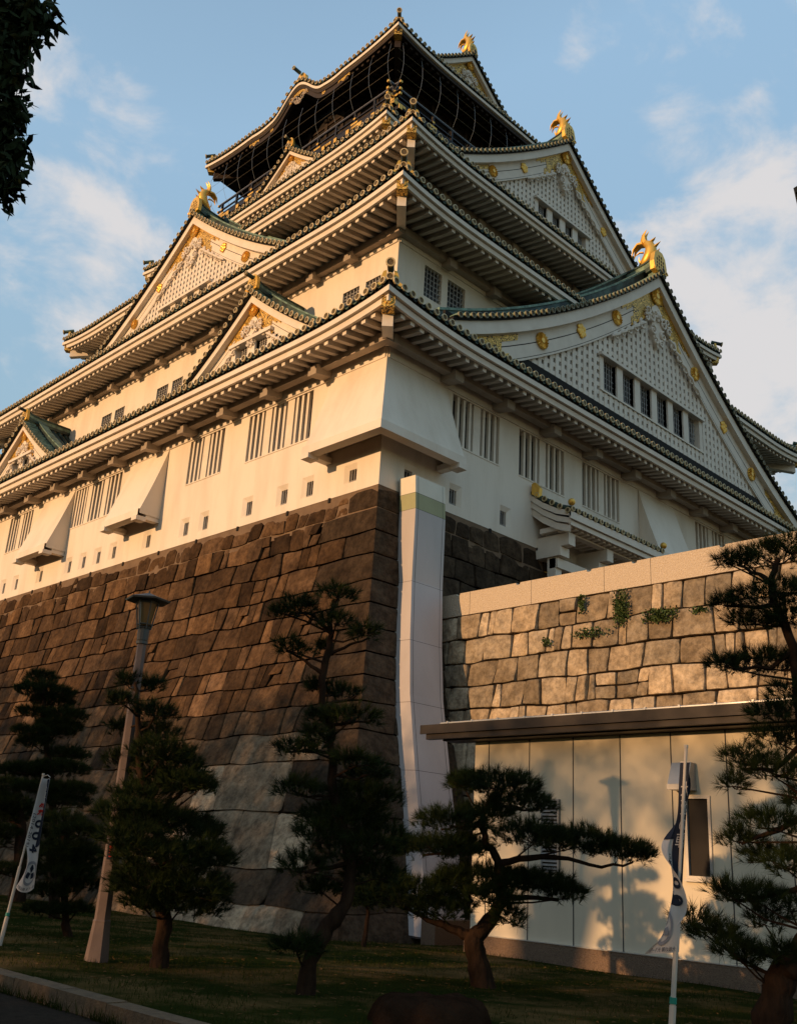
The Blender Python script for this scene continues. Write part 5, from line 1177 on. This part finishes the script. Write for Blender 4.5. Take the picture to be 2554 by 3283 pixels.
# ------------------------------------------------------------------ broadleaf trees: leaves as pointed blades
def leaves(c, n, g, L, hang=.6, spread=None):
    """n pointed leaves around points c (k,3)"""
    P = c[g.integers(len(c), size=n)]+np.clip(g.normal(0, spread if spread is not None else L*.7, (n, 3)), -1.5*(spread or L), 1.5*(spread or L))
    d = g.normal(0, 1, (n, 3)); d[:, 2] -= hang*1.6; d /= np.linalg.norm(d, axis=1)[:, None]
    s = np.cross(d, g.normal(0, 1, (n, 3))); s /= np.linalg.norm(s, axis=1)[:, None]; nn_ = np.cross(d, s)
    ln = L*g.uniform(.65, 1.15, (n, 1)); w_ = ln*.17
    q = [P, P+d*ln*.3+s*w_, P+d*ln*.65+s*w_*.8+nn_*ln*.04, P+d*ln+nn_*ln*.10, P+d*ln*.65-s*w_*.8+nn_*ln*.04, P+d*ln*.3-s*w_]
    q1 = np.stack([q[0], q[1], q[2], q[3]], 1); q2 = np.stack([q[0], q[3], q[4], q[5]], 1)
    return np.concatenate([q1, q2]).reshape(-1, 3)
def broadleaf(x, y, height, crown_r, label, seed, n=5200, L=.55, zlo=.30, fl=.26):
    g = np.random.default_rng(seed); zb = -.03; r = empty('broadleaf_tree', (x, y, zb), label, 'tree', 'trees across the road behind the camera')
    m = MB(); th = height*.035
    m.tube([(x, y, zb-.1), (x+.1, y, height*.25), (x, y+.2, height*.55), (x, y, height*.9)], [th*1.2, th, th*.6, th*.15], 9)
    cs = []
    for i in range(15):
        a = g.uniform(0, 6.28); zz = height*g.uniform(zlo, .93); q = crown_r*g.uniform(.25, .95)*math.sqrt(max(.25, 1-((zz/height-.55)/.5)**2))
        e = (x+q*math.cos(a), y+q*math.sin(a), zz); m.tube([(x, y, zz*.62), ((x+e[0])/2, (y+e[1])/2, zz*.85), e], [th*.4, th*.25, .03], 6); cs.append(e)
    m.build('trunk', 'bark', r, smooth=50)
    cs = np.array(cs); V = [leaves(cs, n, g, L, .2, spread=crown_r*fl)]
    tris_mesh('crown', np.concatenate(V), ['leaf'], r, quads=True)
SHADE = [(-62, -15, 16.2, 5.0, 0.85, 520, 0.15), (-62, -9.5, 16.2, 5.0, 0.85, 520, 0.15), (-62, -4, 16.2, 5.0, 0.85, 520, 0.15), (-62, 1, 16.2, 5.0, 0.85, 520, 0.15), (-62, 6, 16.2, 5.0, 0.85, 520, 0.15), (-58, -20, 9.9, 4.6, 0.25, 4200, 0.22), (-58, -14, 9.9, 4.6, 0.25, 4200, 0.22), (-58, -7, 9.9, 4.6, 0.25, 4200, 0.22), (-58, -1, 9.9, 4.6, 0.25, 4200, 0.22), (-58, 5, 9.9, 4.6, 0.25, 4200, 0.22), (-58, 11, 9.9, 4.6, 0.25, 4200, 0.22), (-58, 18, 9.9, 4.6, 0.25, 4200, 0.22), (-62, 9, 16.5, 5.2, 0.3, 4200, 0.26), (-62, 15, 18, 5.5, 0.3, 5600, 0.26), (-59, 21, 18.7, 5.5, 0.3, 5600, 0.26), (-56, 27, 19.2, 5.5, 0.3, 5600, 0.26), (-62, 33, 19.7, 5.5, 0.3, 5600, 0.26), (-59, 39, 19.7, 5.5, 0.3, 5600, 0.26), (-56, 45, 20, 5.5, 0.3, 5600, 0.26), (-62, 51, 20, 5.5, 0.3, 5600, 0.26), (-59, 57, 20, 5.5, 0.3, 5600, 0.26)]  # unseen; thin high crowns and low row shaped to dapple hut, shade lawn
for i, (x, y, hgt, cr_, zl, n_, fl) in enumerate(SHADE): broadleaf(x, y, hgt, cr_, 'tall leafy tree across the road that shades the lawn', 40+i, n_, .55, zl, fl)

# the branch that hangs into the upper left corner, on its own tree just outside the picture
g = np.random.default_rng(77); tx, ty = -23.4, -15.6
ob = empty('overhanging_tree', (tx, ty, -.03), 'dark leafy branch hanging into the upper left corner of the picture', 'tree')
m = MB(); m.tube([(tx, ty, -.1), (tx+.1, ty-.05, 3), (tx-.1, ty, 6), (tx, ty+.1, 9.5)], [.26, .21, .16, .06], 10)
C3 = lambda u, v: None
limbs = [[[-20.251, -17.341, 7.062], [-20.12, -17.583, 6.959], [-20.016, -17.717, 6.967], [-19.943, -17.793, 6.856]], [[-20.25, -17.444, 6.836], [-20.099, -17.693, 6.747], [-19.99, -17.778, 6.752]], [[-20.248, -17.651, 6.514], [-20.145, -17.783, 6.484], [-20.078, -17.803, 6.509]], [[-20.174, -17.671, 6.227], [-20.134, -17.787, 6.292], [-20.07, -17.805, 6.396]], [[-20.183, -17.773, 6.053], [-20.105, -17.847, 6.134], [-20.044, -17.866, 6.18]], [[-20.144, -17.784, 5.832], [-20.096, -17.902, 5.899], [-20.052, -17.915, 5.972]], [[-20.122, -17.79, 5.707], [-20.069, -17.91, 5.74], [-20.003, -17.931, 5.778]], [[-20.122, -17.894, 5.484], [-20.062, -17.912, 5.578], [-20.012, -17.928, 5.626]], [[-20.106, -17.899, 5.393], [-20.076, -18.013, 5.419], [-20.054, -18.02, 5.411]], [[-20.205, -17.25, 7.162], [-20.098, -17.381, 7.176], [-19.988, -17.412, 7.28]], [[-20.21, -17.455, 6.744], [-20.124, -17.582, 6.709], [-20.048, -17.603, 6.767]], [[-20.192, -17.253, 7.092], [-20.059, -17.496, 7.007], [-19.98, -17.728, 6.967]], [[-20.264, -17.338, 7.134], [-20.092, -17.591, 7.093], [-19.982, -17.728, 7.054]]]
m.tube([(tx, ty, 5.4), (-22.0, -16.4, 6.9), (-20.9, -17.2, 7.25), (-20.2, -17.65, 7.15), (-19.95, -17.72, 6.9)], [.10, .07, .045, .02, .008], 7)
pts = []
for L_ in limbs:
    m.tube([tuple(p) for p in L_], [.022]+[.010]*(len(L_)-2)+[.003], 5)
    for i in range(len(L_)-1):
        for k in range(6): pts.append(np.array(L_[i])*(1-k/6)+np.array(L_[i+1])*(k/6))
stem = sorted([tuple(L_[0]) for L_ in limbs], key=lambda p: -p[2])
m.tube([(-20.2, -17.65, 7.15)]+stem, [.03]+[.022]*(len(stem)-1)+[.012], 6)
up = np.array([(tx+1.2*math.cos(a)*q, ty+1.2*math.sin(a)*q, 7.5+1.5*s) for a, q, s in zip(g.uniform(0, 6.28, 40), g.uniform(.3, 1.6, 40), g.uniform(-.5, 1.3, 40))])
for p in up: m.tube([(tx, ty, p[2]-.7), tuple(p)], [.03, .006], 4)
m.build('trunk', 'bark', ob, smooth=50)
pts = np.array(pts)
V = [leaves(pts, 3600, g, .115, .75, spread=.085)]
V.append(leaves(up, 4500, g, .12, .6, spread=.28))
tris_mesh('crown', np.concatenate(V), ['leaf'], ob, quads=True)
